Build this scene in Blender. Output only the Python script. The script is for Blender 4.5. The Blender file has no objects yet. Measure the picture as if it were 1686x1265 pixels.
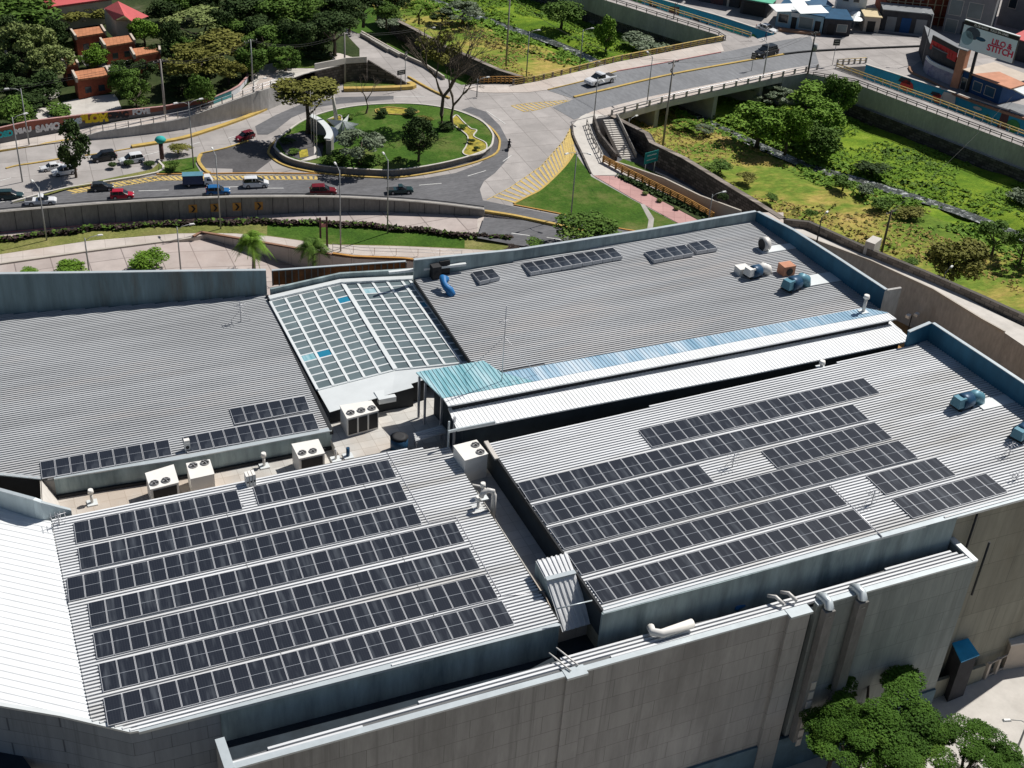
import bpy, bmesh, math, random
from mathutils import Vector, Matrix
R=random.Random(7)
sc=bpy.context.scene; COL=sc.collection
# ---------------- camera calibration (from vanishing points) ----------------
PX,PY=843.0,632.5; F=2125.4; CH=79.2
CR=(Vector((.915475,-.397926,.059669)),Vector((-.171490,-.520005,-.836771)),Vector((.364001,.755811,-.544292)))
def U(x,y,z=0.,s=0.,x0=0.):
    "pixel of the photograph -> point on the plane z + s*(X-x0)"
    d=CR[0]*(x-PX)+CR[1]*(y-PY)+CR[2]*F
    t=((z-CH)-s*x0)/(d.z-s*d.x); v=d*t; v.z+=CH
    return v
def pix(p):
    v=Vector(p)-Vector((0,0,CH)); c=[v.dot(a) for a in CR]
    return PX+F*c[0]/c[2],PY+F*c[1]/c[2]
def Zat(p,py):
    lo,hi=p[2]-40,75.
    for _ in range(50):
        m=(lo+hi)/2
        if pix((p[0],p[1],m))[1]>py: lo=m
        else: hi=m
    return lo
cam=bpy.data.cameras.new('camera'); co=bpy.data.objects.new('camera',cam); COL.objects.link(co)
cam.sensor_width=36; cam.lens=F/1686*36; cam.clip_end=6000; cam.clip_start=1
co.matrix_world=Matrix(((CR[0].x,-CR[1].x,-CR[2].x,0),(CR[0].y,-CR[1].y,-CR[2].y,0),(CR[0].z,-CR[1].z,-CR[2].z,CH),(0,0,0,1)))
sc.camera=co
# ---------------- light ----------------
EL,AZ=math.radians(52),math.radians(14)      # sun stands to +X, a little to +Y
w=bpy.data.worlds.new('World'); sc.world=w; w.use_nodes=True
nt=w.node_tree; nt.nodes.clear()
sky=nt.nodes.new('ShaderNodeTexSky'); sky.sky_type='NISHITA'; sky.sun_disc=False; sky.sun_elevation=EL; sky.sun_rotation=math.pi/2-AZ
bg=nt.nodes.new('ShaderNodeBackground'); bg.inputs[1].default_value=.046; wo=nt.nodes.new('ShaderNodeOutputWorld')
nt.links.new(sky.outputs[0],bg.inputs[0]); nt.links.new(bg.outputs[0],wo.inputs[0])
sl=bpy.data.lights.new('sun','SUN'); sl.energy=4.8; sl.angle=math.radians(.5); sl.color=(1,.965,.91)
so=bpy.data.objects.new('sun',sl); COL.objects.link(so)
sd=Vector((math.cos(EL)*math.cos(AZ),math.cos(EL)*math.sin(AZ),math.sin(EL))); so.rotation_euler=sd.to_track_quat('Z','Y').to_euler(); so.location=(0,0,200)
sc.view_settings.view_transform='Standard'; sc.view_settings.look='None'; sc.view_settings.exposure=.16; sc.view_settings.gamma=1
sc.render.engine='CYCLES'; sc.render.resolution_x=1024; sc.render.resolution_y=768
# ---------------- materials ----------------
class NB:
    def __init__(s,name,rough=.8,metal=0.,spec=.3):
        s.m=bpy.data.materials.new(name); s.m.use_nodes=True; s.t=s.m.node_tree; s.b=s.t.nodes['Principled BSDF']
        s.b.inputs['Roughness'].default_value=rough; s.b.inputs['Metallic'].default_value=metal; s.b.inputs['Specular IOR Level'].default_value=spec
    def n(s,ty,**k):
        o=s.t.nodes.new(ty)
        for a,v in k.items(): setattr(o,a,v)
        return o
    def l(s,a,b): s.t.links.new(a,b)
    def co(s,scale=(1,1,1),kind='Object',rot=0):
        c=s.n('ShaderNodeTexCoord'); m=s.n('ShaderNodeMapping'); m.inputs['Scale'].default_value=scale; m.inputs['Rotation'].default_value=(0,0,rot)
        s.l(c.outputs[kind],m.inputs[0]); return m.outputs[0]
    def noise(s,vec,scale,detail=4,rough=.6):
        x=s.n('ShaderNodeTexNoise'); x.inputs['Scale'].default_value=scale; x.inputs['Detail'].default_value=detail; x.inputs['Roughness'].default_value=rough
        s.l(vec,x.inputs['Vector']); return x.outputs['Fac']
    def ramp(s,f,stops):
        r=s.n('ShaderNodeValToRGB'); e=r.color_ramp.elements
        while len(e)<len(stops): e.new(.5)
        for i,(p,c) in enumerate(stops):
            e[i].position=p; e[i].color=(c[0],c[1],c[2],1)
        s.l(f,r.inputs[0]); return r.outputs[0]
    def mix(s,f,a,b,mode='MIX'):
        x=s.n('ShaderNodeMix',data_type='RGBA',blend_type=mode)
        for v,i in ((f,0),(a,6),(b,7)):
            if isinstance(v,(int,float)): x.inputs[i].default_value=v
            elif isinstance(v,(tuple,list)): x.inputs[i].default_value=(v[0],v[1],v[2],1)
            else: s.l(v,x.inputs[i])
        return x.outputs[2]
    def col(s,c):
        if isinstance(c,(tuple,list)): s.b.inputs['Base Color'].default_value=(c[0],c[1],c[2],1)
        else: s.l(c,s.b.inputs['Base Color'])
    def bump(s,f,st=.3,d=.05):
        b=s.n('ShaderNodeBump'); b.inputs['Strength'].default_value=st; b.inputs['Distance'].default_value=d
        s.l(f,b.inputs['Height']); s.l(b.outputs[0],s.b.inputs['Normal'])
MATS={}
def mat(name,c,rough=.8,metal=0.,var=.18,scale=.6,spec=.3,scl=(1,1,1),stain=None,stamt=.5,bump=0,fine=0):
    if name in MATS: return MATS[name]
    B=NB(name,rough,metal,spec); v=B.co(scl)
    n1=B.noise(v,scale,5,.65)
    lo=tuple(x*(1-var) for x in c); hi=tuple(min(1,x*(1+var)) for x in c)
    o=B.ramp(n1,[(.3,lo),(.7,hi)])
    if fine:
        n3=B.noise(v,scale*9,3,.7); o=B.mix(fine,o,B.ramp(n3,[(.3,(.25,)*3),(.7,(.75,)*3)]),'OVERLAY')
    if stain:
        n2=B.noise(v,scale*.35,6,.7); o=B.mix(B.ramp(n2,[(.52,(0,0,0)),(.68,(stamt,)*3)]),o,stain)
    B.col(o)
    if bump: B.bump(n1,bump)
    MATS[name]=B.m; return B.m
def mat_block(name,c,mortar,bw,bh,rough=.9,var=.15,msize=.02,stain=None,streak=0,offset=.5):
    B=NB(name,rough); tc=B.n('ShaderNodeTexCoord'); sp=B.n('ShaderNodeSeparateXYZ'); B.l(tc.outputs['Object'],sp.inputs[0])
    ad=B.n('ShaderNodeMath'); B.l(sp.outputs[0],ad.inputs[0]); B.l(sp.outputs[1],ad.inputs[1])
    cb=B.n('ShaderNodeCombineXYZ'); B.l(ad.outputs[0],cb.inputs[0]); B.l(sp.outputs[2],cb.inputs[1])
    br=B.n('ShaderNodeTexBrick'); B.l(cb.outputs[0],br.inputs['Vector']); br.inputs['Scale'].default_value=1; br.offset=offset
    br.inputs['Brick Width'].default_value=bw; br.inputs['Row Height'].default_value=bh; br.inputs['Mortar Size'].default_value=msize; br.inputs['Mortar Smooth'].default_value=.3; br.inputs['Bias'].default_value=0
    for i,k in enumerate((1-var,1+var)): br.inputs[1+i].default_value=(c[0]*k,c[1]*k,c[2]*k,1)
    br.inputs[3].default_value=(*mortar,1)
    n=B.noise(B.co((1,1,.12) if streak else (1,1,1)),.9,5,.7)
    o=B.mix(.8,br.outputs[0],B.ramp(n,[(.3,(.72,)*3),(.7,(1.1,)*3)]),'MULTIPLY')
    if streak:
        n4=B.noise(B.co((2.2,2.2,.045)),.8,4,.75); o=B.mix(B.ramp(n4,[(.54,(0,0,0)),(.68,(.55,)*3)]),o,tuple(x*.55 for x in c))
    if stain: 
        n2=B.noise(B.co((1,1,.3)),.25,5,.7); o=B.mix(B.ramp(n2,[(.5,(0,0,0)),(.7,(.6,)*3)]),o,stain)
    B.col(o); B.bump(br.outputs[1],-.3,.03); MATS[name]=B.m; return B.m
def mat_slab(name,c,joint,w,h,rot=0,rough=.9,patch=.2,tint=None,m=.012):
    "concrete slabs seen from above"
    B=NB(name,rough); v=B.co((1,1,1),'Object',rot)
    br=B.n('ShaderNodeTexBrick'); B.l(v,br.inputs['Vector']); br.inputs['Scale'].default_value=1; br.offset=0
    br.inputs['Brick Width'].default_value=w; br.inputs['Row Height'].default_value=h; br.inputs['Mortar Size'].default_value=m*w; br.inputs['Bias'].default_value=0
    for i,k in enumerate((1-patch,1+patch)): br.inputs[1+i].default_value=(c[0]*k,c[1]*k,c[2]*k,1)
    br.inputs[3].default_value=(*joint,1)
    o=B.mix(.85,br.outputs[0],B.ramp(B.noise(v,.35,6,.7),[(.3,(.8,)*3),(.7,(1.12,)*3)]),'MULTIPLY')
    if tint: o=B.mix(B.ramp(B.noise(v,.1,4,.6),[(.45,(0,0,0)),(.65,(.5,)*3)]),o,tint)
    B.col(o); MATS[name]=B.m; return B.m
def leafmat(name,a,b,c):
    B=NB(name,.75,0,.12); v=B.co(); g=B.n('ShaderNodeNewGeometry')
    o=B.ramp(B.noise(v,.55,3,.6),[(.3,a),(.52,b),(.75,c)])
    o=B.mix(B.ramp(g.outputs['Random Per Island'],[(0,(0,)*3),(1,(.5,)*3)]),o,tuple(x*1.5 for x in b)); B.col(o)
    B.b.inputs['Transmission Weight'].default_value=0
    MATS[name]=B.m; return B.m
def grassmat(name,stops,sc=.35,fine=.6,bump=.5,scl=(1,1,1)):
    B=NB(name,.95,0,.1); v=B.co(scl); n=B.noise(v,sc,7,.68)
    f=B.noise(v,sc*14,4,.7)
    o=B.mix(fine,B.ramp(n,stops),B.ramp(f,[(.3,(.3,)*3),(.7,(.8,)*3)]),'OVERLAY')
    if 'lawn' in name: o=B.mix(B.ramp(B.noise(v,.09,6,.75),[(.50,(0,0,0)),(.66,(.7,)*3)]),o,(.16,.15,.055)); o=B.mix(B.ramp(B.noise(v,2.2,4,.8),[(.58,(0,0,0)),(.72,(.5,)*3)]),o,(.03,.04,.012))
    B.col(o); B.bump(f,bump,.25); MATS[name]=B.m; return B.m
M=MATS
mat('rib_metal',(.66,.67,.68),.55,0,.13,.5,.3,scl=(.12,1,1),stain=(.34,.32,.28),stamt=.65)
mat('pan_metal_shade',(.13,.135,.14),.6,0,.25,.5,.3,scl=(.12,1,1))  # shadow between the roof ribs is put into this darker pan colour
mat('rib_metal_far',(.42,.43,.44),.55,0,.16,.45,.3,scl=(.15,1,1),stain=(.56,.50,.46),stamt=.5)
mat('white_metal',(.70,.73,.73),.4,.15,.06,.4,.5)
mat('bright_metal',(.76,.775,.78),.5,0,.07,.5,.3,scl=(1,.2,1),stain=(.64,.64,.63),stamt=.5)
mat('galv',(.42,.50,.53),.5,.3,.2,.8,.4,scl=(1,1,.15))
mat('cap_metal',(.50,.55,.57),.4,.3,.08,1.2,.5)
mat('teal_wall',(.29,.355,.36),.7,0,.35,.8,.2,scl=(1,1,.18),stain=(.05,.09,.11),stamt=.6)
mat('blue_parapet',(.03,.125,.205),.6,.1,.25,.5,.3,scl=(1,1,.2),stain=(.03,.09,.16),stamt=.5)
mat('rust_parapet',(.16,.225,.245),.7,.1,.3,.9,.3,scl=(1,1,.12),stain=(.11,.075,.045),stamt=.7)
mat('shade_navy',(.022,.032,.042),.85,0,.3,.6)  # dark navy with the shade of gutter, alley and corridor put into it
mat('outer_wall',(.22,.215,.205),.9,0,.14,.35,.2,scl=(1,1,.35),stain=(.10,.10,.095),stamt=.5,fine=.3)
mat_block('block_outer',(.385,.38,.36),(.22,.215,.20),3.6,1.7,var=.06,msize=.022,stain=(.22,.215,.20),streak=1)
mat_block('block_green',(.34,.37,.355),(.20,.215,.205),4.2,2.1,var=.06,msize=.02,stain=(.17,.20,.195),streak=1)
mat_block('block_tan',(.30,.29,.235),(.16,.15,.12),5.5,2.8,var=.07,msize=.022,stain=(.17,.155,.11),streak=1)
mat_block('block_blue',(.28,.31,.345),(.13,.145,.17),2.2,1.15,var=.07,msize=.022,streak=1)
mat('conc',(.36,.34,.31),.9,0,.15,.5,stain=(.22,.20,.18),stamt=.4,fine=.25)
mat('conc_wall',(.41,.395,.375),.9,0,.13,.3,scl=(1,1,.3),stain=(.2,.18,.16),stamt=.5,fine=.3)
mat('conc_light',(.52,.49,.45),.9,0,.12,.5,stain=(.36,.33,.29),stamt=.4)
mat_slab('tile_roof',(.50,.485,.455),(.33,.31,.28),1.3,1.0,0,patch=.10,tint=(.40,.29,.20),m=.015)
mat('dark_line',(.02,.022,.025),.7)
mat('panel_frame',(.46,.47,.49),.45,.2,.03)
mat('rail',(.5,.5,.52),.4,.5,.05)
mat('ac_white',(.74,.72,.68),.55,0,.05,.8,stain=(.6,.5,.38),stamt=.35)
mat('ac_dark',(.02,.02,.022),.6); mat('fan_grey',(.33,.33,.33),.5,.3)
mat('duct_blue',(.018,.06,.12),.4,.1,.1); mat('duct_lblue',(.10,.24,.31),.45,.1,.1); mat('bright_blue',(.02,.15,.38),.5)
mat('pipe',(.6,.58,.55),.5,.1); mat('brick_orange',(.5,.24,.15),.85)
mat('glass_pane',(.135,.175,.185),.3,0,.22,.25,.5); mat('glass_blue',(.02,.20,.32),.25,0,.1,.5,.5)
B=NB('teal_sheet',.35,0,.4); o=B.ramp(B.noise(B.co((1,.12,1)),1.6,3,.6),[(.35,(.14,.34,.39)),(.5,(.27,.47,.52)),(.68,(.42,.58,.62))]); B.col(o); M['teal_sheet']=B.m
B=NB('blue_sheet',.35,0,.4); o=B.ramp(B.noise(B.co((1,.10,1)),1.1,3,.6),[(.3,(.18,.33,.45)),(.5,(.35,.49,.60)),(.7,(.56,.64,.70))]); B.col(o); M['blue_sheet']=B.m
# solar cell face : UV 0..1
def panelmat():
    B=NB('solar_cells',.30,0,.5); tc=B.n('ShaderNodeTexCoord'); sp=B.n('ShaderNodeSeparateXYZ'); B.l(tc.outputs['UV'],sp.inputs[0])
    def M_(op,a,b=None,c=None):
        x=B.n('ShaderNodeMath',operation=op)
        for i,v in enumerate((a,b,c)):
            if v is None: continue
            if isinstance(v,(int,float)): x.inputs[i].default_value=v
            else: B.l(v,x.inputs[i])
        return x.outputs[0]
    mid=M_('LESS_THAN',M_('ABSOLUTE',M_('SUBTRACT',sp.outputs[1],.5)),.007)
    colz=M_('LESS_THAN',M_('FRACT',M_('MULTIPLY',sp.outputs[0],6)),.14)
    rowz=M_('LESS_THAN',M_('FRACT',M_('MULTIPLY',sp.outputs[1],12)),.07)
    oi=B.n('ShaderNodeObjectInfo'); ns=B.n('ShaderNodeTexNoise',noise_dimensions='4D'); ns.inputs['Scale'].default_value=1.0; ns.inputs['Detail'].default_value=3
    mp=B.n('ShaderNodeMapping'); mp.inputs['Scale'].default_value=(2.6,.7,1); B.l(tc.outputs['UV'],mp.inputs[0]); B.l(mp.outputs[0],ns.inputs['Vector']); B.l(M_('MULTIPLY',oi.outputs['Random'],60),ns.inputs['W'])
    base=B.mix(B.ramp(ns.outputs['Fac'],[(.52,(0,)*3),(.70,(.4,)*3)]),(.015,.018,.026),(.13,.145,.165))  # pale streaks, varied per panel, imitate sky reflections in the cell colour
    o=B.mix(M_('MULTIPLY',M_('MAXIMUM',colz,rowz),.4),base,(.042,.046,.054)); o=B.mix(mid,o,(.28,.30,.33)); B.col(o)
    M['solar_cells']=B.m
panelmat()
# ---------------- objects ----------------
def obj(name,me,m=None,parent=None,loc=None):
    o=bpy.data.objects.new(name,me); COL.objects.link(o)
    if m is not None and me is not None and hasattr(me,'materials'):
        for x in (m if isinstance(m,(list,tuple)) else [m]): me.materials.append(M[x] if isinstance(x,str) else x)
    if parent is not None: o.parent=parent
    if loc is not None: o.location=loc
    return o
def tag(o,label=None,cat=None,group=None,kind=None):
    if label: o['label']=label
    if cat: o['category']=cat
    if group: o['group']=group
    if kind: o['kind']=kind
    return o
def thing(name,label,cat,loc=(0,0,0),rz=0,group=None):
    o=bpy.data.objects.new(name,None); COL.objects.link(o); o.location=loc; o.rotation_euler=(0,0,rz); o.empty_display_size=.5
    return tag(o,label,cat,group)
class MB:
    def __init__(s): s.v=[]; s.f=[]; s.mi=[]; s.sm=[]; s.uv=None
    def add(s,vs,fs,mi=0,sm=False):
        n=len(s.v); s.v+= [tuple(v) for v in vs]; s.f+=[tuple(i+n for i in f) for f in fs]; s.mi+=[mi]*len(fs); s.sm+=[sm]*len(fs); return s
    def quad(s,a,b,c,d,mi=0): return s.add((a,b,c,d),((0,1,2,3),),mi)
    def box(s,c,d,rz=0,mi=0,taper=1.,rx=0):
        x,y,z=(k/2 for k in d); vs=[]
        mt=Matrix.Rotation(rz,3,'Z')@Matrix.Rotation(rx,3,'Y')
        for k,t in ((-z,1.),(z,taper)):
            for i,j in ((-x,-y),(x,-y),(x,y),(-x,y)): vs.append(mt@Vector((i*t,j*t,k))+Vector(c))
        return s.add(vs,((3,2,1,0),(4,5,6,7),(0,1,5,4),(1,2,6,5),(2,3,7,6),(3,0,4,7)),mi)
    def prism(s,pts,zb,mi=0,side=None):
        "pts 3D polygon top (any winding), down to zb (number or list)"
        P=[Vector(p) for p in pts]; n=len(P)
        A=sum(P[i].x*P[(i+1)%n].y-P[(i+1)%n].x*P[i].y for i in range(n))
        if A<0: P.reverse(); 
        if not isinstance(zb,(int,float)):
            zb=list(zb); 
            if A<0: zb.reverse()
        else: zb=[zb]*n
        bt=[(p.x,p.y,z) for p,z in zip(P,zb)]
        s.add(P+[Vector(b) for b in bt],[tuple(range(n))],mi)
        k=len(s.v)-2*n
        s.f+=[(k+n+i,k+n+(i+1)%n,k+(i+1)%n,k+i) for i in range(n)]+[tuple(k+n+i for i in reversed(range(n)))]
        s.mi+=[mi if side is None else side]*(n+1); s.sm+=[False]*(n+1); return s
    def wall(s,base,top,th=.3,mi=0,capmi=None):
        "wall strip between two polylines, thickness th to the left of the direction"
        n=len(base); B=[Vector(p) for p in base]; T=[Vector(p) for p in top]; off=[]
        for i in range(n):
            d=(B[min(i+1,n-1)]-B[max(i-1,0)]); d.z=0; d.normalize(); off.append(Vector((-d.y,d.x,0))*th)
        k=len(s.v); s.v+=[tuple(p) for p in B]+[tuple(p) for p in T]+[tuple(p+o) for p,o in zip(T,off)]+[tuple(p+o) for p,o in zip(B,off)]
        for i in range(n-1):
            for r,m_ in ((0,mi),(1,capmi if capmi is not None else mi),(2,mi),(3,mi)):
                a=k+r*n+i; b=k+((r+1)%4)*n+i; s.f.append((a,a+1,b+1,b)); s.mi.append(m_); s.sm.append(False)
        for e in (0,n-1): s.f.append((k+e,k+n+e,k+2*n+e,k+3*n+e)); s.mi.append(mi); s.sm.append(False)
        return s
    def tube(s,path,r,n=8,mi=0,cap=True):
        P=[Vector(p) for p in path]; r=[r]*len(P) if isinstance(r,(int,float)) else r; k=len(s.v); m=len(P)
        for i,p in enumerate(P):
            d=(P[min(i+1,m-1)]-P[max(i-1,0)]).normalized(); a=d.orthogonal().normalized() if abs(d.z)>.99 or abs(d.z)<.01 else d.cross(Vector((0,0,1))).normalized(); b=d.cross(a)
            if abs(d.z)<=.99: a=d.cross(Vector((0,0,1))).normalized(); b=d.cross(a)
            else: a=Vector((1,0,0)); b=d.cross(a)
            for j in range(n):
                t=2*math.pi*j/n; s.v.append(tuple(p+(a*math.cos(t)+b*math.sin(t))*r[i]))
        for i in range(m-1):
            for j in range(n): s.f.append((k+i*n+j,k+i*n+(j+1)%n,k+(i+1)*n+(j+1)%n,k+(i+1)*n+j)); s.mi.append(mi); s.sm.append(True)
        if cap:
            s.f+=[tuple(k+j for j in reversed(range(n))),tuple(k+(m-1)*n+j for j in range(n))]; s.mi+=[mi]*2; s.sm+=[False]*2
        return s
    def cyl(s,c,r,h,n=16,mi=0,r2=None): 
        c=Vector(c); return s.tube([c,c+Vector((0,0,h))],[r,r if r2 is None else r2],n,mi)
    def ribbon(s,path,wd,dz=0,mi=0):
        P=[Vector(p) for p in path]; n=len(P); k=len(s.v)
        for i,p in enumerate(P):
            d=P[min(i+1,n-1)]-P[max(i-1,0)]; d.z=0; d.normalize(); o=Vector((-d.y,d.x,0))*wd/2
            s.v+=[tuple(p-o+Vector((0,0,dz))),tuple(p+o+Vector((0,0,dz)))]
        for i in range(n-1): s.f.append((k+2*i,k+2*i+2,k+2*i+3,k+2*i+1)); s.mi.append(mi); s.sm.append(False)
        return s
    def kerb(s,path,wd,h,mi=0,zb=-.05):
        P=[Vector(p) for p in path]; n=len(P)
        L=[];Q=[]
        for i,p in enumerate(P):
            d=P[min(i+1,n-1)]-P[max(i-1,0)]; d.z=0; d.normalize(); o=Vector((-d.y,d.x,0))*wd/2; L.append(p-o); Q.append(p+o)
        k=len(s.v); s.v+=[(p.x,p.y,p.z+zb) for p in L]+[(p.x,p.y,p.z+h) for p in L]+[(p.x,p.y,p.z+h) for p in Q]+[(p.x,p.y,p.z+zb) for p in Q]
        for i in range(n-1):
            for r in range(4):
                a=k+r*n+i; b=k+((r+1)%4)*n+i; s.f.append((a,a+1,b+1,b)); s.mi.append(mi); s.sm.append(False)
        for e in (0,n-1): s.f.append((k+e,k+n+e,k+2*n+e,k+3*n+e)); s.mi.append(mi); s.sm.append(False)
        return s
    def mesh(s,name):
        me=bpy.data.meshes.new(name); me.from_pydata(s.v,[],s.f); me.polygons.foreach_set('material_index',s.mi); me.polygons.foreach_set('use_smooth',s.sm); me.update()
        bm=bmesh.new(); bm.from_mesh(me)
        ng=[f for f in bm.faces if len(f.verts)>4]
        if ng: bmesh.ops.triangulate(bm,faces=ng)
        bmesh.ops.recalc_face_normals(bm,faces=bm.faces) if getattr(s,'recalc',False) else None
        bm.to_mesh(me); bm.free(); return me
    def build(s,name,m,parent=None,loc=None): return obj(name,s.mesh(name),m,parent,loc)
def arc(pts,n=6):
    "Catmull-Rom smoothing of a polyline of vectors"
    P=[Vector(p) for p in pts]; out=[]
    for i in range(len(P)-1):
        a,b,c,d=P[max(i-1,0)],P[i],P[i+1],P[min(i+2,len(P)-1)]
        for k in range(n):
            t=k/n; out.append(.5*((2*b)+(c-a)*t+(2*a-5*b+4*c-d)*t*t+(3*b-a-3*c+d)*t**3))
    out.append(P[-1]); return out
def UL(pts,z=0): return [U(p[0],p[1],(z(p[0]) if callable(z) else z)) if len(p)==2 else U(*p) for p in pts]
def ribbed(mb,poly,d,pitch=.32,h=.135,wt=.165,slope=.012,mi=0,rmi=0,phase=0):
    "flat sheet polygon + ribs along direction d (3D polygon lying on one plane)"
    P=[Vector(p) for p in poly]; n=len(P); mb.prism(P,[p.z-.12 for p in P],mi)
    d=Vector(d); d2=Vector((d.x,d.y)).normalized(); q=Vector((-d2.y,d2.x))
    # plane through three vertices
    nn=None
    for i in range(n):
        c=(P[(i+1)%n]-P[i]).cross(P[(i+2)%n]-P[(i+1)%n])
        if nn is None or c.length>nn.length: nn=c
    nn.normalize(); 
    if nn.z<0: nn=-nn
    zz=lambda x,y: P[0].z-(nn.x*(x-P[0].x)+nn.y*(y-P[0].y))/nn.z
    tq=[p.x*q.x+p.y*q.y for p in P]; t=min(tq)+pitch*.5+phase
    while t<max(tq)-.1:
        xs=[]
        for i in range(n):
            a,b=tq[i],tq[(i+1)%n]
            if (a-t)*(b-t)<0:
                k=(t-a)/(b-a); p=P[i].lerp(P[(i+1)%n],k); xs.append(p.x*d2.x+p.y*d2.y)
        xs.sort()
        for a,b in zip(xs[::2],xs[1::2]):
            if b-a<.1: continue
            vs=[]
            for e in (a+.02,b-.02):
                for o,hh in ((-wt/2-slope,0.001),(-wt/2,h),(wt/2,h),(wt/2+slope,0.001)):
                    x=d2.x*e+q.x*(t+o); y=d2.y*e+q.y*(t+o); vs.append((x,y,zz(x,y)+hh))
            mb.add(vs,((1,0,4,5),(2,1,5,6),(3,2,6,7),(0,1,2,3),(7,6,5,4)),rmi)
        t+=pitch
    return mb
def text(body,size,m,parent,origin,right,up,extr=.01,name='lettering',bold=0,align='CENTER',shear=0):
    c=bpy.data.curves.new('t','FONT'); c.body=body; c.size=size; c.align_x=align; c.align_y='CENTER'; c.extrude=extr; c.offset=bold; c.shear=shear
    t=bpy.data.objects.new('t',c); COL.objects.link(t); dg=bpy.context.evaluated_depsgraph_get(); me=bpy.data.meshes.new_from_object(t.evaluated_get(dg)); bpy.data.objects.remove(t)
    r=Vector(right).normalized(); u=Vector(up); u=(u-r*u.dot(r)).normalized(); n=r.cross(u)
    mt=Matrix(((r.x,u.x,n.x,origin[0]),(r.y,u.y,n.y,origin[1]),(r.z,u.z,n.z,origin[2]),(0,0,0,1))); me.transform(mt)
    me.materials.clear(); return obj(name,me,m,parent)
# ================= BUILDING =================
ZG=-2.5
bld=thing('commercial_building','large metal roofed commercial building with ribbed roofs and rows of solar panels','building',(30,80,ZG)); 
BP=[]
def part(mb,name,m,label=None):
    o=mb.build(name,m,bld); o.matrix_parent_inverse=Matrix.Translation((-30,-80,-ZG))
    if label: o['label']=label
    return o
def core(poly,zt,zb=ZG,m='outer_wall',name='wall',label=None,k=.997):
    P=[Vector(p) for p in poly]; c=sum(P,Vector())/len(P)
    part(MB().prism([Vector((c.x+(p.x-c.x)*k,c.y+(p.y-c.y)*k,p.z+zt)) for p in P],zb),name,m,label)
ZL=16.; zF=lambda p:p
LF=UL([(85,858),(640,742.5),(740,738),(771,791),(841,900),(921,1027),(228,1203),(215,1205),(150,1188)],ZL)
part(ribbed(MB(),LF,(1,0,0),rmi=1),'roof_sheet',['pan_metal_shade','rib_metal'],'ribbed grey roof sheet under the large front left solar array'); core(LF,-.13,12)
WF=UL([(-120,800),(0,836),(60,855),(84.5,858),(149.5,1188),(214,1205.5),(100,1179),(0,1162),(-120,1140)],ZL)
wd=U(70,940,ZL)-U(0,925,ZL)
part(ribbed(MB(),WF,wd,pitch=.55,h=.035,wt=.10,slope=.05),'roof_sheet','bright_metal','bright white ribbed roof sheet in the lower left corner'); core(WF,-.13,12)
S1,X1=.02,37.
def UF(x,y,dz=0): return U(x,y,17.2+dz,S1,X1)
FR=[UF(*p) for p in [(803,733),(1489,573),(1517,556),(1527,563),(1835,777),(992,1007)]]
part(ribbed(MB(),FR,(1,0,S1),rmi=1),'roof_sheet',['pan_metal_shade','rib_metal'],'ribbed grey roof sheet under the front right solar array'); core(FR,-.13,-2.5,'block_tan')
ZB=15.
BLp=UL([(-220,537),(0,520),(440,487),(546,710.5),(307,756),(290,759),(200,772),(89,790),(68,790),(0,783),(-220,765)],ZB)
part(ribbed(MB(),BLp,(1,0,0),rmi=1),'roof_sheet',['pan_metal_shade','rib_metal_far'],'grey ribbed roof sheet of the rear left wing'); core(BLp,-.13)
ZR=17.6
BRp=UL([(682,461),(1243,365.5),(1267,380),(1449,511),(826,613),(775,597)],ZR)
part(ribbed(MB(),BRp,(1,0,0),rmi=1),'roof_sheet',['pan_metal_shade','rib_metal_far'],'grey ribbed roof sheet of the rear right wing'); core(BRp,-.13,-2.5,'conc_wall')
# dark flashings between the roofs
def flash(a,b,wd,m='dark_line',h=.12,name='flashing',dz=0):
    part(MB().kerb([a+Vector((0,0,dz)),b+Vector((0,0,dz))],wd,h,zb=-.3),name,m)
flash(U(683,462,ZR),U(776,598,ZR),.22); flash(U(439.5,488,ZB),U(546,711,ZB),.3,h=.18)
flash(U(771,791,ZL),U(921,1027,ZL),.16,h=.1); flash(UF(803,733),UF(992,1007),.18,h=.14)
# parapets : base pixels on plane, top found from pixel rows
def parapet(base,tops,z,th,m,cap,name='parapet_wall',label=None,zf=None,capw=.28):
    Bq=[(zf(x,y) if zf else U(x,y,z)) for x,y in base]; T=[Vector((p.x,p.y,Zat(p,t))) for p,t in zip(Bq,tops)]
    Bq=[p-Vector((0,0,.4)) for p in Bq]
    part(MB().wall(Bq,T,th),name,m,label)
    mb=MB(); mb.wall([t+Vector((0,0,.003)) for t in T],[t+Vector((0,0,.07)) for t in T],th+.06); part(mb,'parapet_cap',cap)
    return T
parapet([(-220,537),(0,520),(150,509),(300,498),(440,487)],[465,452.5,450.5,448,446.5],ZB,.3,'rust_parapet','cap_metal',label='rust streaked blue grey parapet behind the rear left roof')
parapet([(682,461),(850,431),(1060,396.5),(1243,365.5)],[429.5,413,381,349.5],ZR,.3,'teal_wall','cap_metal',label='low teal parapet behind the rear right roof')
parapet([(1243,365.5),(1300,403.5),(1370,454),(1449,511)],[349.5,379.5,425,478],ZR,.3,'blue_parapet','cap_metal',label='saturated blue parapet along the right side of the rear right roof')
T=parapet([(1492,573),(1526,562.6)],[548,533],0,.3,'blue_parapet','cap_metal',zf=UF)
T=parapet([(1526,562.6),(1610,621),(1686,674),(1835,778)],[533,589,640.5,742],0,.3,'blue_parapet','cap_metal',label='blue parapet along the right side of the front right roof',zf=UF)
e=U(1449,511,ZR); part(MB().wall([e+Vector((0,0,-8)),e+Vector((1.6,-.3,-8))],[e+Vector((0,0,2.2)),e+Vector((1.9,-.2,2.3))],.3),'parapet_wall','conc_wall')
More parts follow.
